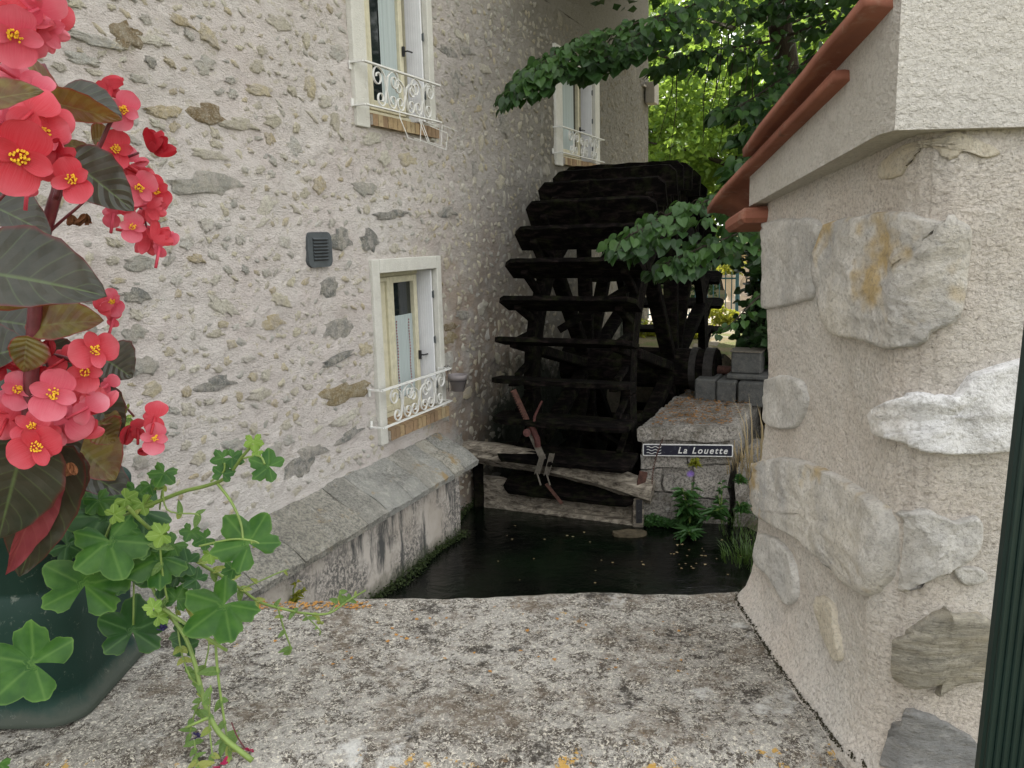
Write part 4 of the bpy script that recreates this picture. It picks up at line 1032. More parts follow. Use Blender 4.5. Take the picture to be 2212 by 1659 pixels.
# perimeter: far end (1.4,YF) -> (XL,YF) -> (XL+.014,YN) -> (1.4,YN)
def perim(s):
    """s in metres from the near left corner: negative on the left face going away, positive on the front"""
    rc = .035; Lf = YF-YN
    if s >= 0:
        if s < rc: a = (s/rc)*math.pi/4; return Vector((XL+.014+rc*(1-math.sin(math.pi/4+0)*0)-rc*math.cos(math.pi/4-math.pi/4+a*0)*0, YN, 0)), Vector((0, -1, 0))
        return Vector((XL+.014+s, YN, 0)), Vector((0, -1, 0))
    if -s < Lf: return Vector((XL+.014*(1+s/Lf), YN-s, 0)), Vector((-1, 0, 0))
    return Vector((XL+(-s-Lf), YF, 0)), Vector((0, 1, 0))
def surf(s, z, off_=0.0):
    # corner rounding by blending of three nearby samples
    r = .030; p = Vector(); n = Vector()
    for k in range(-3, 4):
        a, b = perim(s+k*r/3); p += a; n += b
    p /= 7; n.normalize()
    h = z-SLAB
    d = .007*fbm(p.x*5+2, p.y*5, z*5, 2)+.0015*fbm(p.x*16, p.y*16, z*16, 3)+.0012*fbm(p.x*60, p.y*60, z*60, 2)
    d += .028*math.exp(-max(0, h)/.035) + .012*math.exp(-max(0, h)/.14)
    d += (-.010 if s < .05 else -.004)*math.exp(-((z-2.45)/.10)**2)*.0
    q = p+n*(d+off_); q.z = z; return q
m = MB(); ss = [-.95+.0065*i for i in range(int(1.75/.0065))]; zz_ = [2.085+.0065*i for i in range(int(.74/.0065))]; vs = []; fs = []
for s in ss:
    for z in zz_: vs.append(surf(s, z)-offp)
nz = len(zz_)
for i in range(len(ss)-1):
    for j in range(nz-1): a_ = i*nz+j; fs.append((a_, a_+nz, a_+nz+1, a_+1))
m.add(vs, fs); m.build('render_face', MT['mortar'], pil, smooth=True, fixn=False)
# boulders: outlines in photo pixels on either face
def s_of(px, py):
    """photo pixel to (s,z) on the pillar's skin"""
    pf = P(px, py, YN-.01)
    if pf.x > XL+.02: return pf.x-XL-.014, pf.z
    pl_ = Px(px, py, XL+.004); return -(pl_.y-YN), pl_.z
def boulder(out_px, mt, h=.012, rings=11, seed=0, rough=.5, cen=None):
    o = [Vector((*s_of(*p), 0)) for p in out_px]
    o = smooth_path(o+[o[0]], 5)[:-1]; c = sum(o, Vector())/len(o)
    if cen: c = Vector((*s_of(*cen), 0))
    m = MB(); vs = []; fs = []; n = len(o)
    for i in range(rings+1):
        t = (1, .985, .955, .90)[i] if i < 4 else .90*(1-(i-3)/(rings-3+.8))
        for k in range(n):
            q = c+(o[k]-c)*t
            jag = .0035*fbm(q.x*60, q.y*60, seed) if i < 2 else 0
            q = q+(o[k]-c).normalized()*jag
            e = min(1, (1-t)*16); hh = h*(1-(1-e)**2)-.006*(i == 0)+h*rough*.8*fbm(q.x*12+seed, q.y*12, seed*.7, 5)*e+.25*h*fbm(q.x*50, q.y*50, seed, 4)*e
            vs.append(surf(q.x, q.y, hh*.85)-offp)
    vs.append(surf(c.x, c.y, h*.85)-offp)
    for i in range(rings):
        for k in range(n): fs.append((i*n+k, i*n+(k+1) % n, (i+1)*n+(k+1) % n, (i+1)*n+k))
    for k in range(n): fs.append((rings*n+k, rings*n+(k+1) % n, len(vs)-1))
    m.add(vs, fs); return m.build('boulder', MT[mt], pil, smooth=True, fixn=False)
boulder([(1790, 480), (1900, 455), (1975, 475), (2050, 460), (2095, 500), (2100, 560), (2085, 640), (2060, 690), (2010, 720), (1950, 745), (1905, 757), (1850, 735), (1800, 722), (1770, 640), (1768, 560)], 'bo_ochre', .014, 13, 1, .6)
boulder([(1655, 480), (1735, 470), (1780, 482), (1765, 560), (1762, 640), (1745, 650), (1690, 665), (1652, 660), (1645, 560)], 'bo_grey', .008, 10, 2, .4)
boulder([(1880, 895), (1930, 850), (2020, 858), (2060, 850), (2110, 810), (2170, 790), (2240, 780), (2260, 880), (2230, 960), (2150, 980), (2060, 985), (1980, 980), (1920, 955), (1890, 935)], 'bo_white', .017, 11, 3, .45)
boulder([(1650, 820), (1700, 810), (1740, 830), (1745, 880), (1720, 925), (1670, 920), (1645, 880)], 'bo_grey', .008, 7, 4, .5)
boulder([(1640, 1000), (1700, 985), (1780, 1010), (1860, 1060), (1905, 1100), (1912, 1190), (1900, 1270), (1870, 1285), (1800, 1225), (1735, 1160), (1670, 1120), (1632, 1090), (1625, 1040)], 'bo_ochre', .014, 10, 5, .5)
boulder([(1915, 1105), (1990, 1110), (2060, 1130), (2120, 1120), (2125, 1170), (2090, 1215), (2020, 1240), (1950, 1260), (1912, 1275), (1918, 1190)], 'bo_grey', .013, 9, 6, .5)
boulder([(1660, 1150), (1700, 1165), (1730, 1220), (1735, 1290), (1718, 1305), (1690, 1250), (1655, 1210)], 'bo_grey', .010, 7, 7, .5)
boulder([(1775, 1285), (1805, 1300), (1815, 1345), (1830, 1420), (1815, 1425), (1790, 1370), (1775, 1320)], 'bo_cream', .007, 6, 8, .5)
boulder([(1905, 1372), (1950, 1338), (2040, 1322), (2130, 1330), (2170, 1390), (2160, 1455), (2080, 1475), (2000, 1500), (1945, 1510), (1908, 1480), (1900, 1425)], 'bo_layer', .013, 12, 9, .6)
boulder([(1900, 1560), (1960, 1535), (2040, 1560), (2100, 1590), (2090, 1640), (2000, 1645), (1940, 1650), (1890, 1625)], 'bo_dark', .012, 9, 10, .5)
boulder([(1880, 385), (1885, 355), (1925, 318), (1985, 292), (2060, 282), (2110, 300), (2160, 318), (2165, 335), (2130, 340), (2080, 325), (2040, 345), (2000, 322), (1955, 320), (1930, 370), (1905, 388)], 'bo_cream', .0035, 6, 11, .4, (1960, 312))
boulder([(2040, 1205), (2075, 1225), (2130, 1235), (2135, 1260), (2080, 1262)], 'bo_grey', .006, 5, 12, .4)
# smooth render band under the verge: left (raking) and front pieces
yA = YN-.018; LX = XL-.022
pts = [Px(x, y, LX+.006) for x, y in ((1663, 446), (1625, 443), (1618, 367), (1662, 326), (1740, 250), (1796, 202), (1804, 160), (1806, 125))]
poly = [(p.y, p.z) for p in pts]
zb = P(1975, 280, yA).z
poly = [(p.y, p.z) for p in (pts[1], pts[2], pts[3], pts[4], pts[5], pts[6], pts[7])]
polyL = [(YF+.005, poly[0][1]-.002)]+[(YF+.005, poly[1][1])]+poly[3:]+[(.84, 2.915), (yA, 2.955), (yA, zb), (yA+.035, zb)]
m = MB(); m.prism(polyL, (LX-.6, 1.04-1.04-1.04, -2.12), (0, 1, 0), (0, 0, 1), (1, 0, 0), .06)
bd = m.build('render_band', MT['band'], pil); 
m = MB(); m.prism([(LX+.06-.6, zb-2.12), (1.4-.6, zb-2.12), (1.4-.6, 2.97-2.12), (LX+.06-.6, 2.955-2.12)], (0, yA-1.04, 0), (1, 0, 0), (0, 0, 1), (0, 1, 0), .05); m.build('render_band', MT['band'], pil)
# core filling behind, up to the tiles
m = MB(); m.prism([(YF-1.05, 2.70-2.12), (YN+.03-1.04, 2.70-2.12), (YN+.03-1.04, .82), (YF-1.05, .655)], (XL+.05-.6, 0, 0), (0, 1, 0), (0, 0, 1), (1, 0, 0), .95); m.build('core', MT['old_render'], pil)
# tiles: rows along x, two courses down the slope
def tile_mesh(L, wd=.215, seed=0, dip=.0, th=.011):
    prof = []
    # rolled left edge then a flat pan
    prof += [(0, 0), (.012, .001), (.03, -.002), (.045, -.010), (.07, -.015), (.12, -.016), (.15, -.010), (.18, 0), (wd, .002)]
    top = [(x, z+th) for x, z in prof]; n = len(prof); m = MB(); vs = []; fs = []; seg = 10
    for i in range(seg+1):
        t = i/seg; curl = -dip*max(0, (t-.8)/.2)**2     # tail dips
        for (x, z) in prof: vs.append((x, -t*L, z+curl+.002*fbm(t*3, x*9, seed)))
        for (x, z) in top: vs.append((x, -t*L, z+curl+.002*fbm(t*3, x*9, seed)))
    for i in range(seg):
        b0 = i*2*n; b1 = b0+2*n
        for k in range(n-1):
            fs.append((b0+k, b0+k+1, b1+k+1, b1+k)); fs.append((b0+n+k, b1+n+k, b1+n+k+1, b0+n+k+1))
        fs.append((b0, b1, b1+n, b0+n)); fs.append((b0+n-1, b0+2*n-1, b1+2*n-1, b1+n-1))
    for b0 in (0, seg*2*n):
        for k in range(n-1): fs.append((b0+k, b0+n+k, b0+n+k+1, b0+k+1))
    m.add(vs, fs); return m.mesh('roof_tile_shape', MT['tile'], True)
tl1, tl2 = Px(1530, 448, .345), Px(1805, 168, .345)
slope = math.atan2(tl2.z-tl1.z, tl1.y-tl2.y)
lowm, upm = tile_mesh((tl1-tl2).length, seed=1, dip=.008), tile_mesh(.66, seed=2)
up1, up2 = Px(1607, 335, .335), Px(1890, -2, .335); sl2 = math.atan2(up2.z-up1.z, up1.y-up2.y); Lu = (up1-up2).length*.955
upm = tile_mesh(Lu, seed=2, dip=.006)
for k in range(5):
    x = .343+k*.20
    # the mesh runs along -y from its head: turn it round so that it runs downhill away from us
    o = inst('roof_tile', lowm, pil, Vector((x+.215, tl2.y, tl2.z))-offp, (0, 0, 0)); o.rotation_euler = (-slope, 0, math.pi); o.rotation_mode = 'XYZ'
    o.matrix_local = Matrix.Translation(Vector((x, tl2.y, tl2.z-.003))-offp) @ Matrix.Rotation(-slope, 4, 'X') @ Matrix.Scale(-1, 4, (0, 1, 0))
    hd_ = up1+(up2-up1)*.955+Vector((0, 0, .003)); o = inst('roof_tile', upm, pil)
    o.matrix_local = Matrix.Translation(Vector((x-.010, hd_.y, hd_.z))-offp) @ Matrix.Rotation(-sl2, 4, 'X') @ Matrix.Scale(-1, 4, (0, 1, 0))
for k in range(2):
    m = MB(); m.box(Vector((.385+k*.3, 1.275, 2.717))-offp, (.09 if k == 0 else .28, .10, .022), Matrix.Rotation(-.15, 3, 'X'), bev=.006); m.build('support_tile', MT['tile'], pil)

# dark green ribbed post at the frame's right edge
gp_ = empty('ribbed_post', (.44, .62, 2.0)); tag(gp_, 'dark green ribbed metal post at the right edge of the view', 'post')
a_, b_ = P(2212, 870, .62), P(2123, 1659, .62); dv = (a_-b_).normalized()
base = b_-dv*1.27; topp = a_+dv*.25; o0 = Vector((.44, .62, 2.0))
m = MB(); m.bar(base+Vector((.055, .008, 0))-o0, topp+Vector((.055, .008, 0))-o0, .11, .012, up=(0, 1, 0), bev=.003); m.build('post_body', MT['post'], gp_)
for k in range(16):
    m = MB(); c = Vector((.004+k*.0068, .003, 0)); m.bar(base+c-o0, topp+c-o0, .0042, .006, up=(0, 1, 0), bev=.001); m.build('rib', MT['post'], gp_)
#@@PART2
# ================================================================== PLANTER AND FLOWERS
pl_o = Vector((-.878, 1.045, SLAB+.004))
planter = empty('planter', pl_o); tag(planter, 'dark green plastic trough of flowers standing on the parapet', 'planter')
def rr_ring(cx, cy, hx, hy, r, z, n=8):
    o = []
    for (sx, sy, a0) in ((1, 1, 0), (-1, 1, 90), (-1, -1, 180), (1, -1, 270)):
        for k in range(n+1):
            a = R(a0+90*k/n); o.append(Vector((cx+sx*(hx-r)+r*math.cos(a), cy+sy*(hy-r)+r*math.sin(a), z)))
    return o
prof = [(.012, .0, .03), (.002, .004, .04), (-.004, .03, .05), (.0, .035, .05), (.004, .12, .05), (.008, .165, .05), (.004, .169, .05), (.008, .173, .05), (.010, .235, .055),
        (.020, .242, .055), (.022, .262, .055), (.018, .268, .053), (.008, .266, .05), (.004, .25, .045), (.0, .20, .04)]
m = MB(); rings_ = [rr_ring(0, 0, .325+e, .105+e, max(.03, r+e), z) for e, z, r in prof]; n = len(rings_[0]); vs = [p for q in rings_ for p in q]; fs = []
for i in range(len(rings_)-1):
    for k in range(n): fs.append((i*n+k, i*n+(k+1) % n, (i+1)*n+(k+1) % n, (i+1)*n+k))
fs.append(tuple(range(n))); m.add(vs, fs); m.build('trough', MT['planter'], planter, smooth=True)
m = MB(); vs = [p for p in rr_ring(0, 0, .323, .103, .04, .235)]; m.add(vs, [tuple(range(len(vs)))]); m.build('soil', MT['soil'], planter, fixn=False)

def Q(px, py, Y, z=.006):
    p = P(px, py, Y)
    if p.z < SLAB+z and .73 < p.y+0 and p.y < 1.31: p = Pz(px, py, SLAB+z+.003)
    return p
VIEW = Vector((0, 0, EYE))
def petal(m, c, ax, up, L, W, cup, mi=0, ruf=.0, seed=0):
    """rounded petal from centre c along unit ax, facing up"""
    sd_ = ax.cross(up).normalized(); nu, nv = 7, 8; vs = []; uv = []; fs = []
    for i in range(nv+1):
        t = i/nv; wdt = W*(math.sin(math.pi*min(1, .06+.94*t)**.75)**.62 if t < 1 else .12)
        wdt = W*(max(0, 1-((t-.56)/(.60 if t < .56 else .47))**2))**.5
        for j in range(nu+1):
            u = -1+2*j/nu
            p = c+ax*(L*t*(1-.05*u*u))+sd_*(wdt*u)+up*(cup*L*(t*t*.9+u*u*.35*t)-.0*t+ruf*L*math.sin(u*5+seed)*t*t)
            vs.append(p); uv.append((u, t))
    for i in range(nv):
        for j in range(nu): a_ = i*(nu+1)+j; fs.append((a_, a_+1, a_+nu+2, a_+nu+1))
    m.add(vs, fs, mi, uv)
def frame_from(nrm, roll):
    nrm = nrm.normalized(); a = nrm.orthogonal().normalized(); 
    r = nrm.cross(Vector((0, 0, 1))); r = r.normalized() if r.length > .1 else a
    u = r.cross(nrm).normalized(); return (r*math.cos(roll)+u*math.sin(roll)), (-r*math.sin(roll)+u*math.cos(roll)), nrm
begonia = empty('begonia', Vector((-.66, 1.05, SLAB+.24))); tag(begonia, 'tall bronze-leaved begonia with coral-red flowers in the green trough', 'flowering plant')
bo = Vector((-.66, 1.05, SLAB+.24))
fr_ = random.Random(5)
def flower(px, py, dia, Y, roll=0, tilt=(0, 0), kind='open', mat='petal', par=begonia, po=bo):
    c = Q(px, py, Y); dist = (c-VIEW).length; d = dia*fr_.uniform(.80, .93)/FPX*dist
    nrm = (VIEW-c).normalized(); r, u, n_ = frame_from(nrm, 0); nrm = (n_+r*tilt[0]+u*tilt[1]).normalized()
    a, b, n_ = frame_from(nrm, roll); m = MB(); cc = c-po
    if kind == 'open':
        sd = fr_.random()*6
        petal(m, cc-n_*.002, b, n_, d*.50, d*.32, .16, 0, .02, sd); petal(m, cc-n_*.002, -b, n_, d*.56, d*.34, .14, 0, .02, sd+1)
        petal(m, cc, a, n_, d*.42, d*.155, .30, 0, .0, sd); petal(m, cc, -a, n_, d*.42, d*.155, .30, 0, .0, sd)
    elif kind == 'back':
        petal(m, cc, b, -n_, d*.52, d*.34, .22); petal(m, cc, -b, -n_, d*.5, d*.3, .3); petal(m, cc, a, -n_, d*.36, d*.16, .2)
        m.tube([cc, cc+n_*.008-b*.02], .0016, 5)
    elif kind == 'side':
        for k in range(5): 
            ax = (b*math.cos(k*.5-1)+a*math.sin(k*.5-1)).normalized(); petal(m, cc-b*d*.25+n_*fr_.uniform(-.004, .004), ax, n_ if k % 2 else -n_, d*.75, d*.22, .22, 0, .03, k)
    elif kind == 'bud':
        for k in range(4):
            ang = k*math.pi/2; nn = (n_*math.cos(ang)+a*math.sin(ang)); petal(m, cc-b*d*.4, (b+nn*.25).normalized(), nn, d*.85, d*.28, -.22)
    o = m.build('flower', MT[mat], par, smooth=True, fixn=False, uv=True)
    if kind == 'open':
        s = MB()
        for k in range(30):
            ra = d*.115*math.sqrt(fr_.random()); an = fr_.uniform(0, 6.3); hh = d*fr_.uniform(.03, .10)*(1.2-ra/(d*.09)*.4)
            q = cc+a*ra*math.cos(an)+b*ra*math.sin(an); s.tube([q, q+n_*hh], [d*.008, d*.012], 4)
            s.tube([q+n_*hh*.7, q+n_*(hh+d*.012)], [d*.021, d*.017], 5)
        s.build('stamens', MT['stamen'], o)
    return o
FL = [(32, 75, 118, .66, .1, (0, -.3), 'open', 'petal_pink'), (85, 18, 105, .68, 1.2, (.2, -.5), 'back', 'petal_pink'), (115, 30, 80, .72, 2.0, (.3, 0), 'back', 'petal'), (20, 10, 90, .67, .6, (-.2, .2), 'back', 'petal'),
      (60, 45, 90, .70, 2.4, (0, .4), 'side', 'petal'), (135, 45, 50, .73, 0, (.6, 0), 'bud', 'petal_pink'),
      (43, 337, 158, .62, .45, (.1, -.15), 'open', 'petal'), (98, 287, 95, .66, 1.2, (.1, .2), 'open', 'petal'), (155, 387, 96, .64, -.35, (.35, .1), 'open', 'petal'),
      (70, 240, 120, .65, .7, (0, .3), 'back', 'petal'), (20, 205, 110, .66, 2.0, (.2, .4), 'back', 'petal_pink'), (10, 265, 110, .66, 1.3, (0, 0), 'back', 'petal_pink'), (95, 330, 110, .67, 2.6, (.2, .3), 'back', 'petal'), (125, 345, 80, .66, .9, (.5, .2), 'side', 'petal_deep'), (60, 290, 90, .68, .2, (0, .4), 'side', 'petal'),
      (268, 237, 82, .80, .5, (.3, .1), 'open', 'petal_pink'), (250, 322, 84, .81, .15, (.1, .3), 'open', 'petal'), (232, 185, 62, .82, 2.2, (.2, .5), 'side', 'petal_deep'), (215, 190, 40, .82, .2, (.2, .5), 'bud', 'petal_deep'),
      (335, 312, 66, .82, .5, (.7, .1), 'side', 'petal_deep'), (325, 292, 50, .83, 1.9, (.6, .1), 'bud', 'petal_deep'), (306, 350, 40, .82, 1.4, (.1, .1), 'bud', 'petal_pink'),
      (302, 405, 86, .80, .9, (.2, -.1), 'open', 'petal_pink'), (340, 412, 72, .82, -.4, (.4, 0), 'open', 'petal'), (268, 388, 46, .83, .4, (-.3, .1), 'open', 'petal'), (300, 375, 60, .83, 2.0, (.3, .2), 'back', 'petal'),
      (335, 455, 55, .82, 1.9, (.4, .3), 'side', 'petal'), (245, 462, 60, .84, .3, (-.2, .1), 'back', 'petal_pink'), (287, 490, 62, .81, .2, (0, .1), 'open', 'petal_pink'), (310, 470, 60, .83, 1.2, (.1, .3), 'back', 'petal'),
      (340, 505, 60, .81, .7, (.4, .4), 'side', 'petal'), (345, 533, 46, .81, .1, (.5, .0), 'back', 'petal_pink'), (322, 525, 60, .83, 2.9, (.2, .2), 'side', 'petal'), (365, 512, 44, .82, 2.0, (.5, .4), 'back', 'petal_pink'),
      (243, 652, 66, .84, -.5, (.7, .1), 'open', 'petal_pink'), (222, 660, 50, .84, .9, (.2, .3), 'side', 'petal'), (245, 688, 48, .85, .3, (.3, -.2), 'back', 'petal_pink'),
      (206, 756, 108, .78, 1.35, (.1, .05), 'open', 'petal'), (184, 803, 92, .80, .1, (.1, -.1), 'open', 'petal'), (115, 850, 118, .77, .45, (0, 0), 'open', 'petal_pink'), (37, 842, 86, .79, .3, (-.4, .1), 'open', 'petal_pink'),
      (68, 922, 80, .78, .7, (.1, .3), 'open', 'petal'), (78, 965, 100, .77, 1.2, (.1, -.1), 'open', 'petal'), (190, 880, 84, .80, .9, (.5, .3), 'back', 'petal_pink'), (215, 870, 70, .81, -.5, (.6, .2), 'side', 'petal'), (150, 905, 96, .81, 2.3, (.1, .3), 'back', 'petal_pink'), (135, 935, 70, .82, .3, (.1, 0), 'side', 'petal_pink'),
      (15, 905, 84, .79, .4, (0, .3), 'back', 'petal'), (40, 900, 70, .80, 1.9, (0, .3), 'back', 'petal'), (100, 925, 60, .80, 2.5, (.2, .3), 'back', 'petal'), (140, 775, 70, .82, 1.0, (0, .2), 'back', 'petal'), (60, 800, 60, .82, 2.0, (-.1, .2), 'back', 'petal'), (8, 790, 70, .81, 1.0, (-.1, .2), 'back', 'petal_deep'), (180, 925, 60, .82, .4, (.2, .1), 'side', 'petal'),
      (106, 750, 44, .80, .1, (0, 0), 'bud', 'petal_deep'), (335, 900, 78, .86, .2, (.1, .2), 'back', 'petal'), (334, 946, 72, .85, .2, (.15, 0), 'open', 'petal_pink'), (275, 940, 56, .87, .3, (.1, .3), 'bud', 'petal_deep'), (298, 925, 50, .87, .0, (.1, .3), 'back', 'petal_deep'), (312, 975, 36, .87, 1.6, (.1, .3), 'bud', 'petal_deep')]
FL += [(25, 110, 70, .68, .9, (0, -.2), 'back', 'petal_pink'), (110, 70, 60, .71, 1.9, (.3, 0), 'side', 'petal_pink'), (5, 60, 90, .67, 1.0, (0, 0), 'back', 'petal'), (70, 100, 60, .70, 2.4, (.1, -.4), 'back', 'petal_pink'),
       (110, 260, 90, .68, 1.7, (.2, .3), 'back', 'petal'), (120, 310, 80, .68, .4, (.3, 0), 'back', 'petal_pink'), (60, 395, 70, .67, .2, (.1, -.3), 'back', 'petal_pink'), (100, 360, 80, .67, 1.2, (.1, 0), 'back', 'petal'), (85, 195, 70, .69, .5, (.3, .4), 'back', 'petal_pink'), (40, 170, 90, .69, 2.0, (0, .4), 'back', 'petal_pink'),
       (270, 345, 60, .83, .6, (0, 0), 'back', 'petal_pink'), (318, 385, 60, .83, 2.2, (.2, .2), 'back', 'petal'), (330, 440, 60, .83, 1.4, (.4, 0), 'back', 'petal_pink'), (265, 440, 60, .84, 1.0, (-.1, 0), 'side', 'petal'), (300, 505, 50, .83, 1.9, (.1, -.2), 'back', 'petal'), (322, 420, 50, .84, .2, (0, 0), 'side', 'petal_deep'),
       (100, 890, 80, .81, 1.3, (0, .1), 'back', 'petal'), (20, 880, 80, .81, .2, (0, .1), 'back', 'petal_pink'), (110, 960, 60, .80, .8, (.2, 0), 'back', 'petal_pink'), (30, 950, 70, .80, .3, (0, 0), 'back', 'petal'), (175, 855, 70, .82, .3, (.3, 0), 'back', 'petal'), (235, 830, 50, .83, .9, (.5, 0), 'back', 'petal_pink'), (75, 815, 60, .82, .1, (0, 0), 'side', 'petal_deep')]
for f in FL: flower(*f)
def leaf(base, tip, width, nrm, mat, par, po, fold=.25, droop=.12, skew=.25, tooth=.03, name='leaf', seed=0):
    """heart-shaped leaf with offset lobes, toothed margin and a fold along the midrib"""
    ax = (tip-base); L = ax.length; ax.normalize(); nrm = (nrm-ax*nrm.dot(ax)).normalized(); sd_ = ax.cross(nrm)
    nu, nv = 10, 16; m = MB(); vs = []; uv = []; fs = []
    for i in range(nv+1):
        t = i/nv
        for j in range(nu+1):
            u = -1+2*j/nu; lob = (1+skew*(1 if u < 0 else -1))
            prof_ = (math.sin(math.pi*t**.72))**.72*(1-.25*t) if 0 < t < 1 else .0
            w_ = width*.58*prof_*lob*(1+tooth*math.sin(t*70)*(abs(u) > .95))
            back = -.16*L*abs(u)**1.5*(1-t)**2
            p = base+ax*(L*t+back)+sd_*(w_*u)+nrm*(-fold*abs(w_*u)*1.0*(-1)+(-droop*L*t*t)+.012*L*math.sin(t*16+abs(u)*3+seed)*abs(u))
            vs.append(p-po); uv.append((u, t))
    for i in range(nv):
        for j in range(nu): a_ = i*(nu+1)+j; fs.append((a_, a_+1, a_+nu+2, a_+nu+1))
    m.add(vs, fs, 0, uv); return m.build(name, MT[mat], par, smooth=True, fixn=False, uv=True)
def bleaf(bx, by, tx, ty, w_, Y, mat='beg_leaf', tilt=(0, .3), fold=.25, dY=0, skew=.25, par=begonia, po=bo, droop=.1):
    a = Q(bx, by, Y); b = Q(tx, ty, Y+dY); wd = w_/FPX*(a-VIEW).length
    n_ = (VIEW-(a+b)/2).normalized(); r, u, n_ = frame_from(n_, 0); n_ = (n_+r*tilt[0]+u*tilt[1]).normalized()
    if n_.dot((b-a).normalized()) > .8: n_ = (VIEW-a).normalized()
    return leaf(a, b, wd, n_, mat, par, po, fold, droop, skew, seed=bx*.1)
bleaf(-60, 585, 222, 624, 165, .70, tilt=(0, .6), fold=.1)
bleaf(-70, 640, 190, 652, 60, .72, 'beg_leaf2', tilt=(0, -.9), fold=.4)
bleaf(158, 350, 286, 452, 96, .74, tilt=(.1, .2), fold=.12, skew=.1)
bleaf(118, 222, 258, 262, 56, .76, 'beg_leaf2', tilt=(0, -.3), fold=.3)
bleaf(142, 205, 262, 248, 70, .78, tilt=(0, .8), fold=.1)
bleaf(128, 245, 64, 108, 48, .78, 'beg_leaf2', tilt=(-.4, 0), fold=.5)
bleaf(-70, 225, 85, 190, 62, .60, 'beg_leaf2', tilt=(0, .5), fold=.1)
bleaf(-50, 430, 108, 500, 90, .76, tilt=(0, .6), fold=.2)
bleaf(190, 330, 128, 300, 36, .80, 'beg_leaf2'); bleaf(205, 300, 248, 292, 42, .83, 'beg_leaf2')
bleaf(75, 705, 218, 688, 82, .80, 'beg_leaf2', tilt=(0, .4), fold=.12)
bleaf(-30, 690, 100, 705, 100, .83, tilt=(0, .5), fold=.2)
bleaf(-40, 775, 60, 745, 90, .80, tilt=(0, .5)); bleaf(58, 735, 48, 805, 70, .79, 'beg_leaf2', tilt=(.2, .3))
bleaf(225, 775, 285, 815, 84, .88, tilt=(.2, .3), fold=.1); bleaf(190, 850, 262, 945, 74, .88, 'beg_leaf', tilt=(.2, .3))
bleaf(150, 850, 250, 900, 100, .90, tilt=(.1, .4)); bleaf(200, 900, 262, 905, 46, .88, 'beg_leaf2'); bleaf(212, 925, 245, 958, 66, .875, 'beg_leaf2', tilt=(.2, .1))
bleaf(50, 960, -10, 1175, 150, .80, tilt=(.1, .1), fold=.12, skew=.1); bleaf(140, 1005, 30, 1258, 130, .84, tilt=(.1, .2), fold=.12, skew=-.2)
bleaf(95, 1030, 22, 1255, 60, .825, 'beg_under', tilt=(-.5, .1), fold=.5)
bleaf(110, 985, 150, 1110, 90, .90, tilt=(.2, .2)); bleaf(150, 1000, 290, 1080, 80, .98, tilt=(.2, .5)); bleaf(165, 960, 250, 1035, 110, .94, 'beg_leaf2', tilt=(.1, .5))
bleaf(90, 900, 165, 990, 90, .86, tilt=(.1, .4)); bleaf(-40, 860, 60, 870, 110, .86); bleaf(80, 760, 150, 850, 90, .86); bleaf(0, 1000, 90, 1060, 120, .88)
def stem(pts, r, mat, par, po, k=5, name='stem', n=7):
    sp = smooth_path([p-po for p in pts], k); N = len(sp)
    rr_ = [r[0]+(r[1]-r[0])*i/(N-1) for i in range(N)] if hasattr(r, '__len__') else r
    m = MB(); m.tube(sp, rr_, n); return m.build(name, MT[mat], par, smooth=True)
def bst(pp, Y, r): stem([Q(x, y, Y) for x, y in pp], r, 'red_stem', begonia, bo)
bst([(60, 960), (70, 760), (85, 560), (112, 450), (125, 400), (130, 300), (118, 210), (90, 140)], .80, (.0075, .0035))
bst([(120, 430), (150, 350), (205, 330), (240, 262), (262, 255)], .79, (.003, .0016)); bst([(75, 530), (130, 480), (186, 430), (190, 400)], .80, (.0016, .0012))
bst([(130, 420), (175, 380), (300, 330)], .83, (.003, .0012)); bst([(200, 330), (265, 370), (300, 440), (320, 500)], .84, (.002, .0012))
bst([(60, 760), (130, 770), (180, 790)], .82, (.003, .0015)); bst([(100, 780), (115, 820)], .82, (.002, .0015)); bst([(220, 820), (290, 900)], .9, (.0015, .0012)); bst([(-10, 440), (30, 400), (65, 370)], .72, (.0015, .001))
for (x, y, d_) in ((152, 465, 22), (185, 462, 26), (150, 1000, 26)):
    m = MB(); c = P(x, y, .82)-bo
    for k in range(5): petal(m, c, Vector((fr_.uniform(-1, 1), fr_.uniform(-.5, .5), -1)).normalized(), Vector((fr_.uniform(-1, 1), -1, 0)).normalized(), d_/FPX*.85, d_/FPX*.3, .4, 0, .1, k)
    m.build('dry_flower', MT['dry'], begonia, fixn=False)

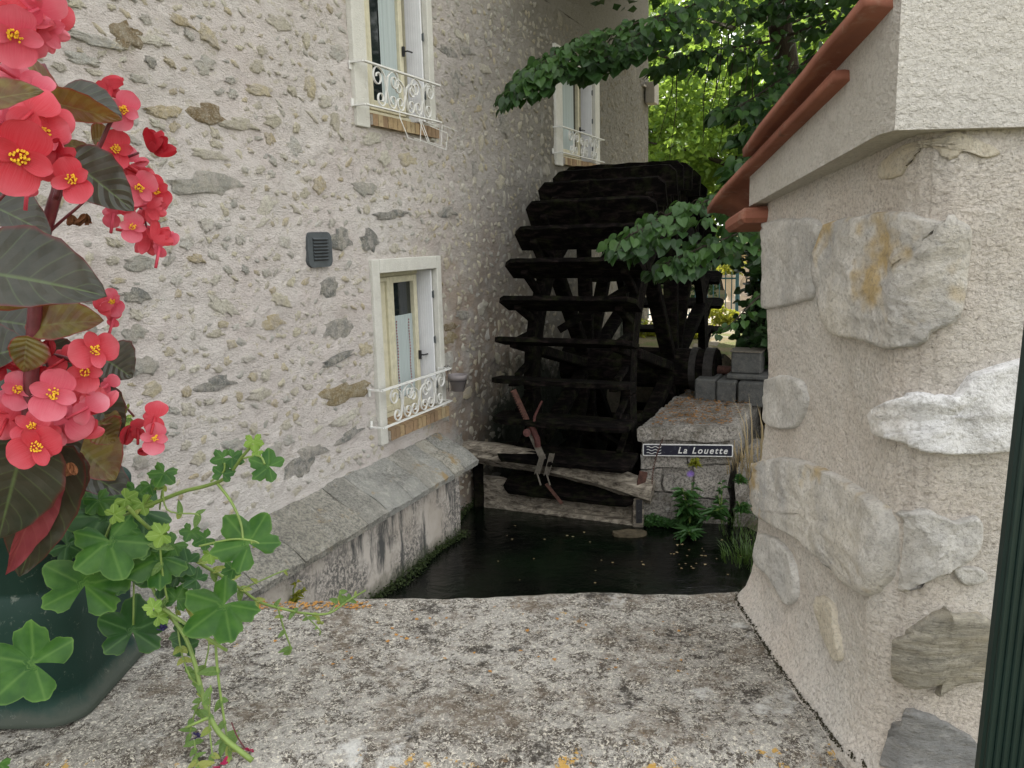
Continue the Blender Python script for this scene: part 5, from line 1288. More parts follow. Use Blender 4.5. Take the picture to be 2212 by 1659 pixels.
# ivy geranium ------------------------------------------------------------
ger = empty('ivy_geranium', Vector((-.45, 1.0, SLAB+.2))); go_ = Vector((-.45, 1.0, SLAB+.2)); tag(ger, 'trailing ivy geranium with glossy lobed leaves spilling over the trough', 'trailing plant')
def gleaf(px, py, dia, Y, ang=0, tilt=(0, .4), mat='ger_leaf', par=ger, po=go_, cup=.14):
    """five-lobed leaf; ang = direction of the middle lobe on the picture, degrees, 0 right, 90 up"""
    c = Q(px, py, Y, .012); d = dia/FPX*(c-VIEW).length*.50; r, u, n_ = frame_from((VIEW-c).normalized(), 0)
    n_ = (n_+r*tilt[0]+u*tilt[1]).normalized(); r = (r-n_*r.dot(n_)).normalized(); u = n_.cross(r)
    a0 = R(ang); ex = r*math.cos(a0)+u*math.sin(a0); ey = -r*math.sin(a0)+u*math.cos(a0)
    N = 60; nr = 5; span = R(318); vs = [c-ex*d*.18-po]; uv = [(0.5, 0)]; fs = []; base = c-ex*d*.18
    for i in range(N+1):
        t = i/N; th = (t-.5)*span; lobe = t*5
        fl_ = abs((lobe % 1)-.5)*2; rad = 1.05-.33*fl_**1.5-.05*(1-abs((lobe*3+.5) % 1-.5)*2)-.03*math.sin(i*1.7+px)
        rad *= 1.0+.18*math.cos(th)
        for k in range(1, nr+1):
            q = k/nr; z = 1.35*cup*d*(q*q)*(.35+.65*math.cos(2*math.pi*(lobe-.5)))*.55-.16*d*q*q+.03*d*math.sin(th*5+px)*q
            vs.append(base+ex*(math.cos(th)*rad*d*q)+ey*(math.sin(th)*rad*d*q)+n_*z-po); uv.append((lobe, q))
    for i in range(N):
        b = 1+i*nr; fs.append((0, b, b+nr))
        for k in range(nr-1): fs.append((b+k, b+k+1, b+nr+k+1, b+nr+k))
    m = MB(); m.add(vs, fs, 0, uv); return m.build('leaf', MT[mat], par, smooth=True, fixn=False, uv=True)
for g_ in [(215, 1125, 130, .93, 60, (-.2, .5), 'ger_dark'), (300, 1110, 120, .95, 20, (0, .5), 'ger_dark'), (188, 1250, 165, .90, 250, (0, .6)), (240, 1180, 140, .88, 100, (0, .4)), (335, 1210, 120, .91, 20, (0, .5)), (345, 1215, 110, .94, 330, (0, .3), 'ger_dark'),
           (288, 1352, 128, .93, 260, (0, .4), 'ger_dark'), (472, 1315, 150, .88, 30, (.1, .6)), (530, 1165, 135, .86, 300, (.1, .4)), (55, 1430, 160, .80, 330, (0, .5)), (8, 1445, 60, .81, 200), (575, 1005, 74, .86, 330, (.1, .3)), (482, 1020, 46, .88, 250), (478, 990, 44, .89, 10), (505, 990, 44, .89, 150),
           (352, 1025, 56, .90, 60), (325, 1050, 40, .91, 100), (548, 955, 40, .87, 90, (0, 0), 'ger_yel'), (556, 975, 26, .87, 30, (0, .3), 'ger_yel'), (308, 1090, 44, .92, 100, (0, 0), 'ger_yel'), (275, 1080, 46, .92, 140, (0, 0), 'ger_yel'), (345, 1155, 50, .90, 0, (0, 0), 'ger_yel'), (410, 1150, 40, .90, 60, (0, .2)), (440, 1165, 46, .90, 20), (400, 1215, 60, .92, 340, (0, .3), 'ger_dark'), (380, 1240, 50, .93, 0, (0, 0), 'ger_dark'),
           (345, 1330, 40, .90, 200, (0, .2), 'ger_yel'), (330, 1310, 36, .88, 280, (0, .2), 'ger_yel'), (400, 1395, 50, .91, 260, (0, 0), 'ger_dark'), (395, 1370, 50, .92, 10, (0, 0), 'ger_dark'), (455, 1200, 36, .90, 90, (0, .2), 'ger_yel'), (250, 1110, 40, .90, 200, (0, 0), 'ger_yel'), (-5, 1655, 40, .80, 60)]:
    gleaf(*g_)
for g_ in [(150, 1180, 70, .93, 140, (0, .4), 'ger_dark'), (270, 1240, 80, .92, 290, (0, .4), 'ger_dark'), (370, 1180, 60, .93, 40, (0, .4)), (310, 1170, 70, .90, 80, (0, .3)), (420, 1250, 50, .92, 320, (0, .4), 'ger_dark'), (215, 1085, 60, .94, 110, (0, .5)), (385, 1290, 56, .91, 240, (0, .3)), (355, 1260, 60, .93, 200, (0, .3), 'ger_dark'), (290, 1060, 44, .95, 70, (0, .4)), (500, 1230, 40, .89, 10, (0, .3))]: gleaf(*g_)
def gst(pp, Y, r, mat='green_stem', par=ger, po=go_):
    n = len(pp); stem([Q(x, y, Y[0]+(Y[1]-Y[0])*i/(n-1)) for i, (x, y) in enumerate(pp)], r, mat, par, po)
gst([(255, 1120), (330, 1088), (395, 1062), (450, 1048), (490, 1030), (525, 985), (548, 958)], (.93, .87), (.0026, .0017)); gst([(470, 1045), (500, 1085), (520, 1130), (525, 1165)], (.88, .86), (.0018, .0012)); gst([(455, 1040), (482, 1020), (485, 1000)], (.88, .88), .0011)
gst([(525, 990), (560, 985), (572, 1003)], (.87, .86), .0012); gst([(300, 1110), (352, 1030)], (.93, .90), .0012); gst([(345, 1100), (350, 1060)], (.93, .91), .001)
gst([(300, 1180), (330, 1270), (360, 1320), (398, 1372), (420, 1430), (440, 1510), (452, 1545), (480, 1590), (545, 1643)], (.94, .84), (.0020, .0033)); gst([(300, 1180), (250, 1190)], (.93, .89), .0016)
gst([(345, 1310), (420, 1360), (468, 1392), (490, 1405)], (.9, .88), (.0022, .0020)); gst([(400, 1375), (430, 1365), (470, 1320)], (.89, .88), .0014); gst([(290, 1200), (288, 1350)], (.95, .93), .0012); gst([(0, 1465), (40, 1440)], (.82, .80), .0014)
gst([(450, 1550), (400, 1572)], (.85, .84), (.0022, .0012)); gst([(270, 1090), (240, 1130), (200, 1240)], (.94, .90), .0014)
# petunia / million bells trailing stems ----------------------------------
pet = empty('trailing_petunia', Vector((-.42, .98, SLAB+.15))); po_ = Vector((-.42, .98, SLAB+.15)); tag(pet, 'straggly sticky petunia stems with spent violet blooms trailing over the stone', 'trailing plant')
def pst(pp, Y, r, nleaf=6, ll=26, seed=0, mat='green_stem'):
    q_ = random.Random(seed); n = len(pp); pts = [Q(x, y, Y[0]+(Y[1]-Y[0])*i/(n-1), .010) for i, (x, y) in enumerate(pp)]
    stem(pts, r, mat, pet, po_, n=6); sp = smooth_path(pts, 6)
    for k in range(nleaf):
        b = sp[int((k+.7)/nleaf*(len(sp)-1))]; Lf = ll/FPX*.95*q_.uniform(.6, 1.15)
        for s_ in (-1, 1):
            if q_.random() < .45: continue
            t_ = (sp[min(len(sp)-1, int((k+.7)/nleaf*(len(sp)-1))+1)]-b).normalized(); view = (VIEW-b).normalized(); sd_ = t_.cross(view).normalized()
            tip = b+(sd_*s_*q_.uniform(.3, 1.1)+t_*q_.uniform(-.3, 1.2)+view*q_.uniform(-.3, .6)).normalized()*Lf*q_.uniform(.5, 1.1)
            if tip.z < SLAB+.008: tip.z = SLAB+.012
            o = leaf(b, tip, Lf*.42, view+Vector((0, 0, .5)), q_.choice(['small_leaf', 'small_leaf', 'small_leaf_y']), pet, po_, .35, q_.uniform(0, .3), 0, 0)
MT['small_leaf'] = m_veined('petunia_leaf', (.09, .17, .04), (.13, .22, .06), (.22, .32, .10), (.25, .42, .06), .3, .6, 4)
MT['small_leaf_y'] = m_veined('petunia_leaf_pale', (.20, .27, .06), (.28, .30, .08), (.35, .4, .12), (.4, .5, .08), .3, .6, 4)
pst([(275, 1095), (310, 1130), (352, 1165), (400, 1195), (440, 1222), (480, 1245), (520, 1272), (560, 1300), (610, 1315), (660, 1325), (710, 1325), (748, 1300), (790, 1275)], (.90, 1.08), (.0026, .0013), 15, 34, 1)
pst([(520, 1272), (555, 1258), (600, 1238), (622, 1230)], (.95, 1.0), .0011, 2, 22, 2); pst([(600, 1312), (612, 1355), (628, 1400), (624, 1412)], (1.0, 1.0), .0012, 4, 26, 3)
pst([(710, 1325), (728, 1300), (735, 1278)], (1.08, 1.1), .0010, 5, 30, 4); pst([(655, 1325), (690, 1360), (690, 1372)], (1.03, 1.03), .001, 4, 24, 5); pst([(748, 1300), (770, 1285)], (1.08, 1.1), .001, 4, 26, 25)
pst([(345, 1165), (350, 1230), (362, 1300)], (.9, .9), .0013, 4, 40, 6); pst([(430, 1180), (500, 1165), (545, 1168), (560, 1175)], (.86, .86), .0012, 4, 20, 7); pst([(352, 1030), (360, 1100), (420, 1110), (430, 1115)], (.9, .9), .001, 5, 34, 8)
pst([(465, 1375), (470, 1450), (482, 1540), (490, 1590), (500, 1640)], (.9, .86), (.0018, .0012), 6, 44, 9); pst([(455, 1480), (452, 1560), (460, 1640)], (.87, .85), .0010, 6, 34, 10); pst([(440, 1500), (425, 1530), (415, 1560), (410, 1590)], (.88, .87), .001, 9, 30, 11)
pst([(420, 1600), (425, 1640), (430, 1665)], (.86, .85), .001, 6, 34, 12); pst([(480, 1600), (500, 1620)], (.86, .85), .001, 8, 30, 13); pst([(380, 1310), (390, 1400), (410, 1460), (430, 1480)], (.92, .88), .0012, 8, 34, 14)
pst([(400, 1290), (450, 1370), (440, 1450)], (.92, .9), .001, 6, 36, 15); pst([(180, 930), (220, 940), (205, 965)], (1.1, 1.1), .001, 8, 26, 16); pst([(275, 900), (280, 925)], (1.1, 1.1), .001, 8, 24, 17)
for (x, y, d_, mt) in ((352, 1358, 26, 'violet'), (428, 1590, 26, 'violet'), (537, 1620, 22, 'magenta'), (478, 1652, 24, 'magenta'), (270, 885, 26, 'small_leaf_y'), (690, 1345, 22, 'small_leaf_y')):
    m = MB(); c = Q(x, y, .9, .016)-po_
    for k in range(9): petal(m, c+Vector((fr_.uniform(-1, 1), fr_.uniform(-1, 1), fr_.uniform(-1, 1)))*.002, Vector((fr_.uniform(-1, 1), fr_.uniform(-1, 1), fr_.uniform(-1, .5))).normalized(), Vector((fr_.uniform(-1, 1), fr_.uniform(-1, 1), 1)).normalized(), d_/FPX*.9*.5, d_/FPX*.13, .5, 0, .15, k)
    m.build('spent_bloom', MT[mt], pet, fixn=False, uv=True)
pst([(500, 1560), (512, 1590), (528, 1615)], (.86, .85), .0008, 0, 0, 18, 'red_stem')

# ================================================================== TREES AND LEAVES
def lime_leaf_verts(full=True):
    """heart-shaped leaf in the xy plane, stalk at the origin, tip along +y, unit length"""
    if full:
        half = [(0, .06), (.22, -.06), (.43, .08), (.50, .30), (.42, .55), (.24, .80), (0, 1.04)]
        vs = []; 
        for x, y in half: vs.append((x, y, .20*x))
        for x, y in half[1:-1]: vs.append((-x, y, .20*x))
        n = len(half); L = [0]+list(range(n, n+n-2))+[n-1]
        vs += [(0, .35, 0), (0, .7, 0)]; c1, c2 = len(vs)-2, len(vs)-1
        fs = [(0, 1, c1), (1, 2, c1), (2, 3, c1), (3, 4, c2, c1), (4, 5, c2), (5, 6, c2)]
        fs += [(L[1], 0, c1), (L[2], L[1], c1), (L[3], L[2], c1), (L[4], L[3], c1, c2), (L[5], L[4], c2), (L[6], L[5], c2)]
        vs = [(x, y, z-.18*(y-.3)**2) for x, y, z in vs]
        return vs, fs
    return [(0, 0, 0), (.42, .35, .06), (0, 1, -.06), (-.42, .35, .06)], [(0, 1, 2), (0, 2, 3)]
LV, LF_ = lime_leaf_verts(True); SV, SF = lime_leaf_verts(False)
def rotm(y_ax, n_):
    y_ax = y_ax.normalized(); n_ = (n_-y_ax*n_.dot(y_ax)); n_ = n_.normalized() if n_.length > 1e-4 else y_ax.orthogonal().normalized()
    x = y_ax.cross(n_); return Matrix((x, y_ax, n_)).transposed()
class Leaves:
    def __init__(s): s.v = []; s.f = []
    def add(s, c, ax, n_, size, full):
        m = rotm(ax, n_)*size; b = len(s.v); V, F = (LV, LF_) if full else (SV, SF)
        m00, m01, m02 = m[0]; m10, m11, m12 = m[1]; m20, m21, m22 = m[2]
        for x, y, z in V: s.v.append((c.x+m00*x+m01*y+m02*z, c.y+m10*x+m11*y+m12*z, c.z+m20*x+m21*y+m22*z))
        for f in F: s.f.append(tuple(i+b for i in f))
    def build(s, name, mt, par, po=Vector()):
        me = bpy.data.meshes.new(name); me.from_pydata([(x-po.x, y-po.y, z-po.z) for x, y, z in s.v], [], s.f); me.materials.append(MT[mt])
        o = bpy.data.objects.new(name, me); col.objects.link(o); o.parent = par; o['kind'] = 'stuff'; return o
def crown(L, c, rad, n, size, q, full=False, up=.6, shell=.55, clumps=30, csz=.28):
    cl = []
    for _ in range(clumps):
        d = Vector((q.gauss(0, 1), q.gauss(0, 1), q.gauss(0, 1))).normalized()*(shell+(1-shell)*q.random()); cl.append(Vector((d.x*rad[0], d.y*rad[1], d.z*rad[2]))+c)
    for k in range(n):
        a = cl[k % clumps]; r = csz*max(rad)*q.random()**.5
        d = Vector((q.gauss(0, 1), q.gauss(0, 1), q.gauss(0, .6))).normalized()*r; p = a+d
        L.add(p, Vector((q.gauss(0, 1), q.gauss(0, 1), q.gauss(-.4, .6))), Vector((q.gauss(0, .5), q.gauss(0, .5), up)), size*q.uniform(.7, 1.25), full)
leaf_me = []
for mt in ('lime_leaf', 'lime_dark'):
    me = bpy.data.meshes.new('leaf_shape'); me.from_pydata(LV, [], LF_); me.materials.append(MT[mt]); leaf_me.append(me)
q = random.Random(21)
tp = P(1712, 330, 12.5)
lt = empty('linden_tree', Vector((tp.x+.3, 12.5, .9))); lto = Vector((tp.x+.3, 12.5, .9)); tag(lt, 'large linden tree whose leafy branches overhang the waterwheel', 'tree')
def ltw(name, pts, r, k=5, mt='bark'): return stem(pts, r, mt, lt, lto, k, name, 9)
T_ = [Vector((tp.x+.3, 12.5, .8)), Vector((tp.x+.15, 12.5, 2.4)), P(1712, 330, 12.5), P(1700, 160, 12.4), P(1680, 20, 12.3), P(1665, -160, 12)]
ltw('trunk', T_, (.24, .14))
IND = [0]
def sprig_branch(pts, Y_spread, n, size, q, width, dark=.3, indiv=True, r=(.012, .003), drop=.0, twigs=1):
    """a leafy branch: a limb with side twigs, leaves in flat overlapping sprays"""
    sp = smooth_path(pts, 8); m = MB(); po = lto
    m.tube([p-po for p in sp], [r[0]+(r[1]-r[0])*i/(len(sp)-1) for i in range(len(sp))], 6)
    LL = Leaves(); LD = Leaves()
    N = len(sp)
    for k in range(n):
        t = q.random()**.85; i = min(N-2, int(t*(N-1))); b = sp[i]; tg = (sp[i+1]-b).normalized(); sd_ = tg.cross(Vector((0, 0, 1))).normalized()
        wd = width*(1-.75*t)*(1 if i < N-6 else .6)
        s_ = q.uniform(-1, 1); c = b+sd_*s_*Y_spread*(1-.5*t)+Vector((0, 0, -q.random()**1.4*wd+.12*wd))+tg*q.uniform(-.15, .15)
        ax = (tg*q.uniform(.1, .9)+sd_*s_*.8+Vector((0, 0, -q.uniform(.1, .9)))); nn = Vector((q.gauss(0, .55), q.gauss(-.35, .5), 1))
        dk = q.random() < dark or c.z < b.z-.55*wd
        sz = size*q.uniform(.7, 1.2)
        if k % 9 == 0:
            m.tube([b-po, (b+c)/2+Vector((0, 0, .03))-po, c-po], [.004, .003, .0015], 4)
        if indiv and IND[0] < 290 and k % 3 == 0:
            IND[0] += 1; o = bpy.data.objects.new('leaf', leaf_me[1 if dk else 0]); col.objects.link(o); o.parent = lt
            o.matrix_local = Matrix.Translation(c-po) @ (rotm(ax, nn)*sz).to_4x4()
        else: (LD if dk else LL).add(c, ax, nn, sz, True)
    m.build('branch', MT['bark'], lt); return LL, LD
packs = []
# the long branch across the far window
packs.append(sprig_branch([P(1700, -60, 9.5), P(1560, -10, 9.0), P(1420, 35, 8.4), P(1300, 75, 8.0), P(1215, 110, 7.8), P(1150, 155, 7.6), P(1108, 195, 7.5)], .40, 640, .10, q, .55, .25))
packs.append(sprig_branch([P(1500, 10, 8.9), P(1400, 60, 8.4), P(1330, 110, 8.1), P(1270, 150, 7.9)], .30, 210, .115, q, .35, .5))
# lower branch in front of the wheel
packs.append(sprig_branch([P(1760, 380, 7.4), P(1640, 400, 7.0), P(1540, 430, 6.8), P(1450, 460, 6.6), P(1385, 495, 6.5), P(1342, 520, 6.4)], .30, 330, .088, q, .55, .15))
packs.append(sprig_branch([P(1760, 470, 7.4), P(1660, 480, 7.0), P(1580, 510, 6.8), P(1490, 545, 6.6), P(1430, 575, 6.5)], .25, 230, .088, q, .38, .15))
packs.append(sprig_branch([P(1700, 600, 7.4), P(1640, 640, 7.2), P(1590, 690, 7.0), P(1560, 715, 6.9)], .12, 26, .07, q, .12, .1, False))
for spec in ([(1760, 120, 10), (1660, 190, 9.5), (1580, 240, 9)], [(1800, 200, 10), (1700, 250, 9.2), (1620, 290, 8.8)], [(1800, 40, 10), (1660, 90, 9.8), (1520, 110, 9.4), (1440, 140, 9.2)],
             [(1760, 300, 9), (1680, 330, 8.4), (1610, 360, 8.0)], [(1900, -40, 10.5), (1760, 10, 10), (1640, 10, 9.6)], [(1700, 380, 9), (1620, 400, 8.6), (1570, 430, 8.3)]):
    packs.append(sprig_branch([P(*s_) for s_ in spec], .5, 210, .12, q, .6, .6, False, (.02, .004)))
LL, LD = Leaves(), Leaves()
for a_, b_ in packs:
    for src, dst in ((a_, LL), (b_, LD)):
        b0 = len(dst.v); dst.v += src.v; dst.f += [tuple(i+b0 for i in f) for f in src.f]
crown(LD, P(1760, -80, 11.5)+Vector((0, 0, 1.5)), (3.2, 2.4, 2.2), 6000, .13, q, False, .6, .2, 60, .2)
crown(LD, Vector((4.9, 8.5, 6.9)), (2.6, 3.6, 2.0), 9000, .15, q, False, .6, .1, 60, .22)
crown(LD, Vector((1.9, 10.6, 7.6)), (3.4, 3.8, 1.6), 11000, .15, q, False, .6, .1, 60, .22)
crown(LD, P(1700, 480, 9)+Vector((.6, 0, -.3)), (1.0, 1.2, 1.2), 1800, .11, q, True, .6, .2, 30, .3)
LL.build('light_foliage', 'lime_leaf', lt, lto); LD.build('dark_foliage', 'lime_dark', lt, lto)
# hanging seed bracts and thin twigs
m = MB()
for k in range(9):
    x0 = q.uniform(1420, 1640); y0 = q.uniform(40, 160); a_ = P(x0, y0, 9.6); m.tube([a_-lto, P(x0-q.uniform(0, 20), y0+80, 9.6)-lto, P(x0-q.uniform(10, 40), y0+190, 9.7)-lto], [.008, .006, .003], 4)
m.build('hanging_twig', MT['bark'], lt)
# ivy and shrub masses on the right bank
iv = empty('ivy_bush', (2.9, 8.2, .6)); ivo = Vector((2.9, 8.2, .6)); tag(iv, 'dark ivy bush on the bank between the bearing and the pillar', 'bush')
I_ = Leaves()
for (px, py, Y, rr_, n_) in ((1655, 790, 9.5, (.28, .5, .30), 600), (1680, 640, 9.6, (.42, .5, .8), 1200), (1695, 720, 8.8, (.42, .6, .5), 800), (1710, 560, 9.4, (.6, .6, .6), 900), (1640, 735, 10.4, (.25, .4, .22), 300)):
    crown(I_, P(px, py, Y), rr_, n_, .085, q, True, .5, .3, 24, .35)
I_.build('foliage', 'ivy_leaf', iv, ivo)
m = MB()
for k in range(8): a_ = P(1650+q.uniform(-20, 30), 820, 9.3); m.tube([Vector((a_.x, a_.y, .5))-ivo, a_-ivo, P(1650+q.uniform(-30, 30), 620, 9.4)-ivo], [.02, .014, .005], 5)
m.build('woody_stem', MT['bark'], iv)
# background trees in the sun
def bgtree(name, label, x, y, h, rad, n, size, seed, mt='back_leaf', low=.35):
    q2 = random.Random(seed); o = empty(name, (x, y, GZ)); tag(o, label, 'tree', 'sunlit trees beyond the garden'); po = Vector((x, y, GZ))
    m = MB(); m.tube([(0, 0, -.2), (.1, 0, h*.3), (.2, .1, h*.7)], [.22, .17, .06], 8)
    for k in range(7):
        a = k*2.4; z = h*(.3+.08*k); m.tube([(.1, 0, z), (math.cos(a)*rad*.4, math.sin(a)*rad*.4, z+.6), (math.cos(a)*rad*.85, math.sin(a)*rad*.85, z+1.0)], [.08, .05, .02], 5)
    m.build('trunk', MT['bark'], o)
    L = Leaves(); zc = h*(low+1)/2; crown(L, Vector((x, y, GZ+zc)), (rad, rad, h*(1-low)/2), n, size, q2, False, .5, .35, 90, .17); L.build('crown', mt, o, po)
bgtree('maple_tree', 'sunlit bright green tree just past the house corner', 6.5, 25, 9.5, 3.6, 15000, .20, 1, low=.06)
bgtree('maple_tree', 'pale green sunlit tree standing behind the linden trunk', 12.0, 24, 10.5, 4.0, 15000, .22, 2, low=.06)
bgtree('maple_tree', 'tall yellow-green tree farthest back over the garden', 9.0, 34, 16, 6.0, 18000, .28, 3, low=.12)
bgtree('maple_tree', 'leafy tree low behind the wheel top', 3.2, 30, 11, 4.5, 13000, .26, 4, low=.03)
bgtree('maple_tree', 'bright tree at the far right behind the roof tiles', 17, 28, 13, 5.0, 12000, .27, 5, low=.1)
# dark leaf row, added for the shade of the woods behind the railings
hg = Leaves(); 
for k in range(9): crown(hg, Vector((1.5+k*1.7, 21.5+q.uniform(-.4, .4), 1.9)), (1.3, .7, .75 if k != 1 else .4), 1500, .12, q, False, .5, .3, 26, .3)
ho = hg.build('woods_shade_foliage', 'lime_dark', None); ho['kind'] = 'thing'; tag(ho, 'dark leaf row added for the shade of the woods behind the railings and urns', 'hedge')

# ================================================================== GARDEN BEYOND
pth = MB(); quad(pth, [(2.2, 15.2, GZ+.008), (7.5, 16.8, GZ+.008), (9.5, 20.5, GZ+.008), (1.5, 19.5, GZ+.008)]); tag(pth.build('garden_path', MT['path'], fixn=False), kind='structure')
# low rubble wall right of the race
rwl = empty('rubble_wall', (3.3, 12.8, .5)); tag(rwl, 'low mossy rubble retaining wall behind the bearing', 'wall'); ro = Vector((3.3, 12.8, .5))
A1 = Pz(1519, 735, .98); A2 = Pz(1623, 690, 1.02); A1 = Vector((3.05, 12.4, 0)); A2 = Vector((4.9, 16.4, 0)); dW = (A2-A1).normalized(); nR = Vector((dW.y, -dW.x, 0))
A0 = HW(1.75, PITY, 0)
block('wall_core', [A1-dW*2.2, A2, A2+nR*-.3, A1-dW*2.2-nR*.3], -.3, 1.0, MT['rubble'], rwl, ro, .02, .09)
for k in range(70):
    t = q.uniform(-1.8, 3.6); z = q.uniform(.15, .95); v_, f_ = stone_mesh(500+k, 8, (1.0, .75), (-.2, .9)); m = MB(); s1, s2 = q.uniform(.14, .32), q.uniform(.09, .17)
    c = A1+dW*t+nR*.0; m.add([c+nR*(vx*.03)+dW*(vy*s1)+Vector((0, 0, z+vz*s2))-ro for vx, vy, vz in v_], f_); m.build('stone', MT['rubble'], rwl)
# iron railings
def fence(name, label, a, b, h=.95, npost=3, sp_=.115):
    a, b = Vector(a), Vector(b); o = empty(name, a); tag(o, label, 'fence', 'teal iron garden railings'); d = b-a; L = d.length; u = d/L
    for z in (.12, h-.12): m = MB(); m.bar((0, 0, z), d+Vector((0, 0, z)), .03, .03); m.build('rail', MT['teal_iron'], o)
    n = int(L/sp_); pm = MB(); pm.tube([(0, 0, .04), (0, 0, h-.03), (0, 0, h+.03)], [.011, .011, .002], 5); me = pm.mesh('picket_shape', MT['teal_iron'])
    for k in range(n): inst('picket', me, o, u*(k+.5)*sp_)
    for k in range(npost): m = MB(); m.box(u*(L*k/(npost-1))+Vector((0, 0, h/2+.03)), (.06, .06, h+.08), bev=.01); m.build('post', MT['teal_iron'], o)
fence('garden_railing', 'teal iron railing beside the yellow bush behind the wheel', (2.6, 16.6, GZ), (4.35, 15.9, GZ), .95, 2)
fence('garden_railing', 'teal iron railing running away past the stone urns', (4.95, 18.0, GZ), (6.6, 20.2, GZ), .95, 3)
# urns
def urn(name, label, px, py, Y, s, kind):
    c = P(px, py, Y); c.z = GZ; o = empty(name, c); tag(o, label, 'urn', 'stone urns in the garden'); m = MB()
    m.box((0, 0, .15*s), (.34*s, .34*s, .30*s), bev=.01); m.build('pedestal', MT['urn'], o)
    m = MB(); m.lathe([(.12*s, .30*s), (.09*s, .36*s), (.07*s, .42*s), (.15*s, .55*s), (.19*s, .72*s), (.24*s, .80*s), (.25*s, .84*s), (.21*s, .84*s), (.0, .78*s)], (0, 0, 0), 20); m.build('bowl', MT['urn'], o, smooth=True)
    return o, c+Vector((0, 0, .82*s))
u1, c1 = urn('garden_urn', 'stone garden urn holding a leafy green-yellow shrub', 1579, 650, 17.2, 1.0, 0)
u2, c2 = urn('garden_urn', 'wider stone garden urn topped with a dry grass tuft', 1602, 640, 18.2, 1.12, 1)
L = Leaves(); crown(L, c1+Vector((0, 0, .16)), (.26, .26, .17), 900, .055, q, False, .5, .4, 26, .3); o = L.build('urn_shrub', 'yellow_bush', None); o['kind'] = 'thing'; tag(o, 'green-yellow shrub growing in the nearer garden urn', 'shrub')
def grass(name, label, c, n, h, spread, mt, q, lean=.5, cat='grass tuft', kind='thing', wd=.004):
    m = MB()
    for k in range(n):
        a = q.uniform(0, 6.3); r = spread*q.random()**.5*.4; b = c+Vector((r*math.cos(a), r*math.sin(a), 0)); hh = h*q.uniform(.5, 1.1); a += q.gauss(0, .5); l_ = lean*q.uniform(.2, 1)*hh
        d = Vector((math.cos(a), math.sin(a), 0)); s_ = Vector((-d.y, d.x, 0))*wd; p1 = b+d*l_*.35+Vector((0, 0, hh*.6)); p2 = b+d*l_+Vector((0, 0, hh*.92))
        m.add([b-s_, b+s_, p1+s_*.8, p1-s_*.8, p2], [(0, 1, 2, 3), (3, 2, 4)])
    o = m.build(name, MT[mt], None, fixn=False); tag(o, label, cat, kind=kind); return o
grass('grass_tuft', 'dry straw-coloured grass tuft in the wider urn', c2, 260, .34, .5, 'straw', q, .9, wd=.008)
grass('plume_grass', 'tall thin grass plumes rising out of the wider urn', c2, 14, .75, .3, 'straw', q, .5, wd=.010)
L = Leaves(); crown(L, P(1561, 690, 15.0)+Vector((0, 0, .05)), (.30, .25, .24), 1500, .06, q, False, .5, .3, 30, .3); o = L.build('golden_bush', 'yellow_bush', None); o['kind'] = 'thing'; tag(o, 'golden-yellow bush at the foot of the teal railing', 'bush')
L = Leaves(); crown(L, P(1405, 740, 14.0), (.4, .3, .45), 1500, .07, q, False, .5, .3, 30, .3); o = L.build('golden_bush', 'yellow_bush', None); o['kind'] = 'thing'; tag(o, 'yellow bush glimpsed through the wheel left of the spokes', 'bush')
L = Leaves(); crown(L, P(1492, 735, 13.6), (.25, .25, .35), 1100, .07, q, False, .5, .3, 30, .3); o = L.build('golden_bush', 'yellow_bush', None); o['kind'] = 'thing'; tag(o, 'yellow bush glimpsed through the wheel above the axle', 'bush')
# pale building far behind
fb = empty('far_house', (2.6, 44, GZ)); tag(fb, 'pale far house glimpsed through the wheel spokes', 'house')
m = MB(); m.box((0, 0, 1.6), (9, 6, 3.2)); m.build('wall', MT['house_pale'], fb)
m = MB(); m.prism([(-4.9, 3.1), (4.9, 3.1), (4.9, 3.2), (0, 5.0), (-4.9, 3.2)], (0, -3.3, 0), (1, 0, 0), (0, 0, 1), (0, 1, 0), 6.6); m.build('roof', MT['roof_far'], fb)
for k in range(3): m = MB(); m.box((-2.6+k*2.6, -3.02, 1.7), (.9, .06, 1.3)); m.build('window', MT['glass'], fb)

# ================================================================== BANK, WEEDS, MOSS
bk = MB(); nx, ny = 40, 60; vs = []; fs = []
for i in range(nx+1):
    for j in range(ny+1):
        y = 1.2+ (8.2-1.2)*j/ny; xe = 1.78+.10*math.sin(y*2)+.05*fbm(y*2, 3, 3)+(.10 if y > 6.4 else 0)
        t = i/nx; x = xe+t*2.2; z = -.12+.75*min(1, t*2.4)**.8+.10*fbm(x*3, y*3, 1)+.04*fbm(x*10, y*10, 1)
        vs.append((x, y, z))
for i in range(nx):
    for j in range(ny): a_ = i*(ny+1)+j; fs.append((a_, a_+ny+1, a_+ny+2, a_+1))
bk.add(vs, fs); tag(bk.build('river_bank', MT['rubble'], smooth=True, fixn=False), kind='structure')
m = MB()
for k in range(2600):
    y = q.uniform(1.4, 7.2); x = 1.84+abs(q.gauss(0, .22)); z = .02+max(0, (x-1.8))*.75
    a = q.uniform(0, 6.3); hh = q.uniform(.03, .11); b = Vector((x, y, z)); d = Vector((math.cos(a), math.sin(a), 0)); s_ = Vector((-d.y, d.x, 0))*.004; p2 = b+d*hh*.5+Vector((0, 0, hh))
    m.add([b-s_, b+s_, p2], [(0, 1, 2)])
tag(m.build('bank_grass', MT['green_grass'], fixn=False), 'green grass and weeds on the right bank', 'grass', kind='stuff')
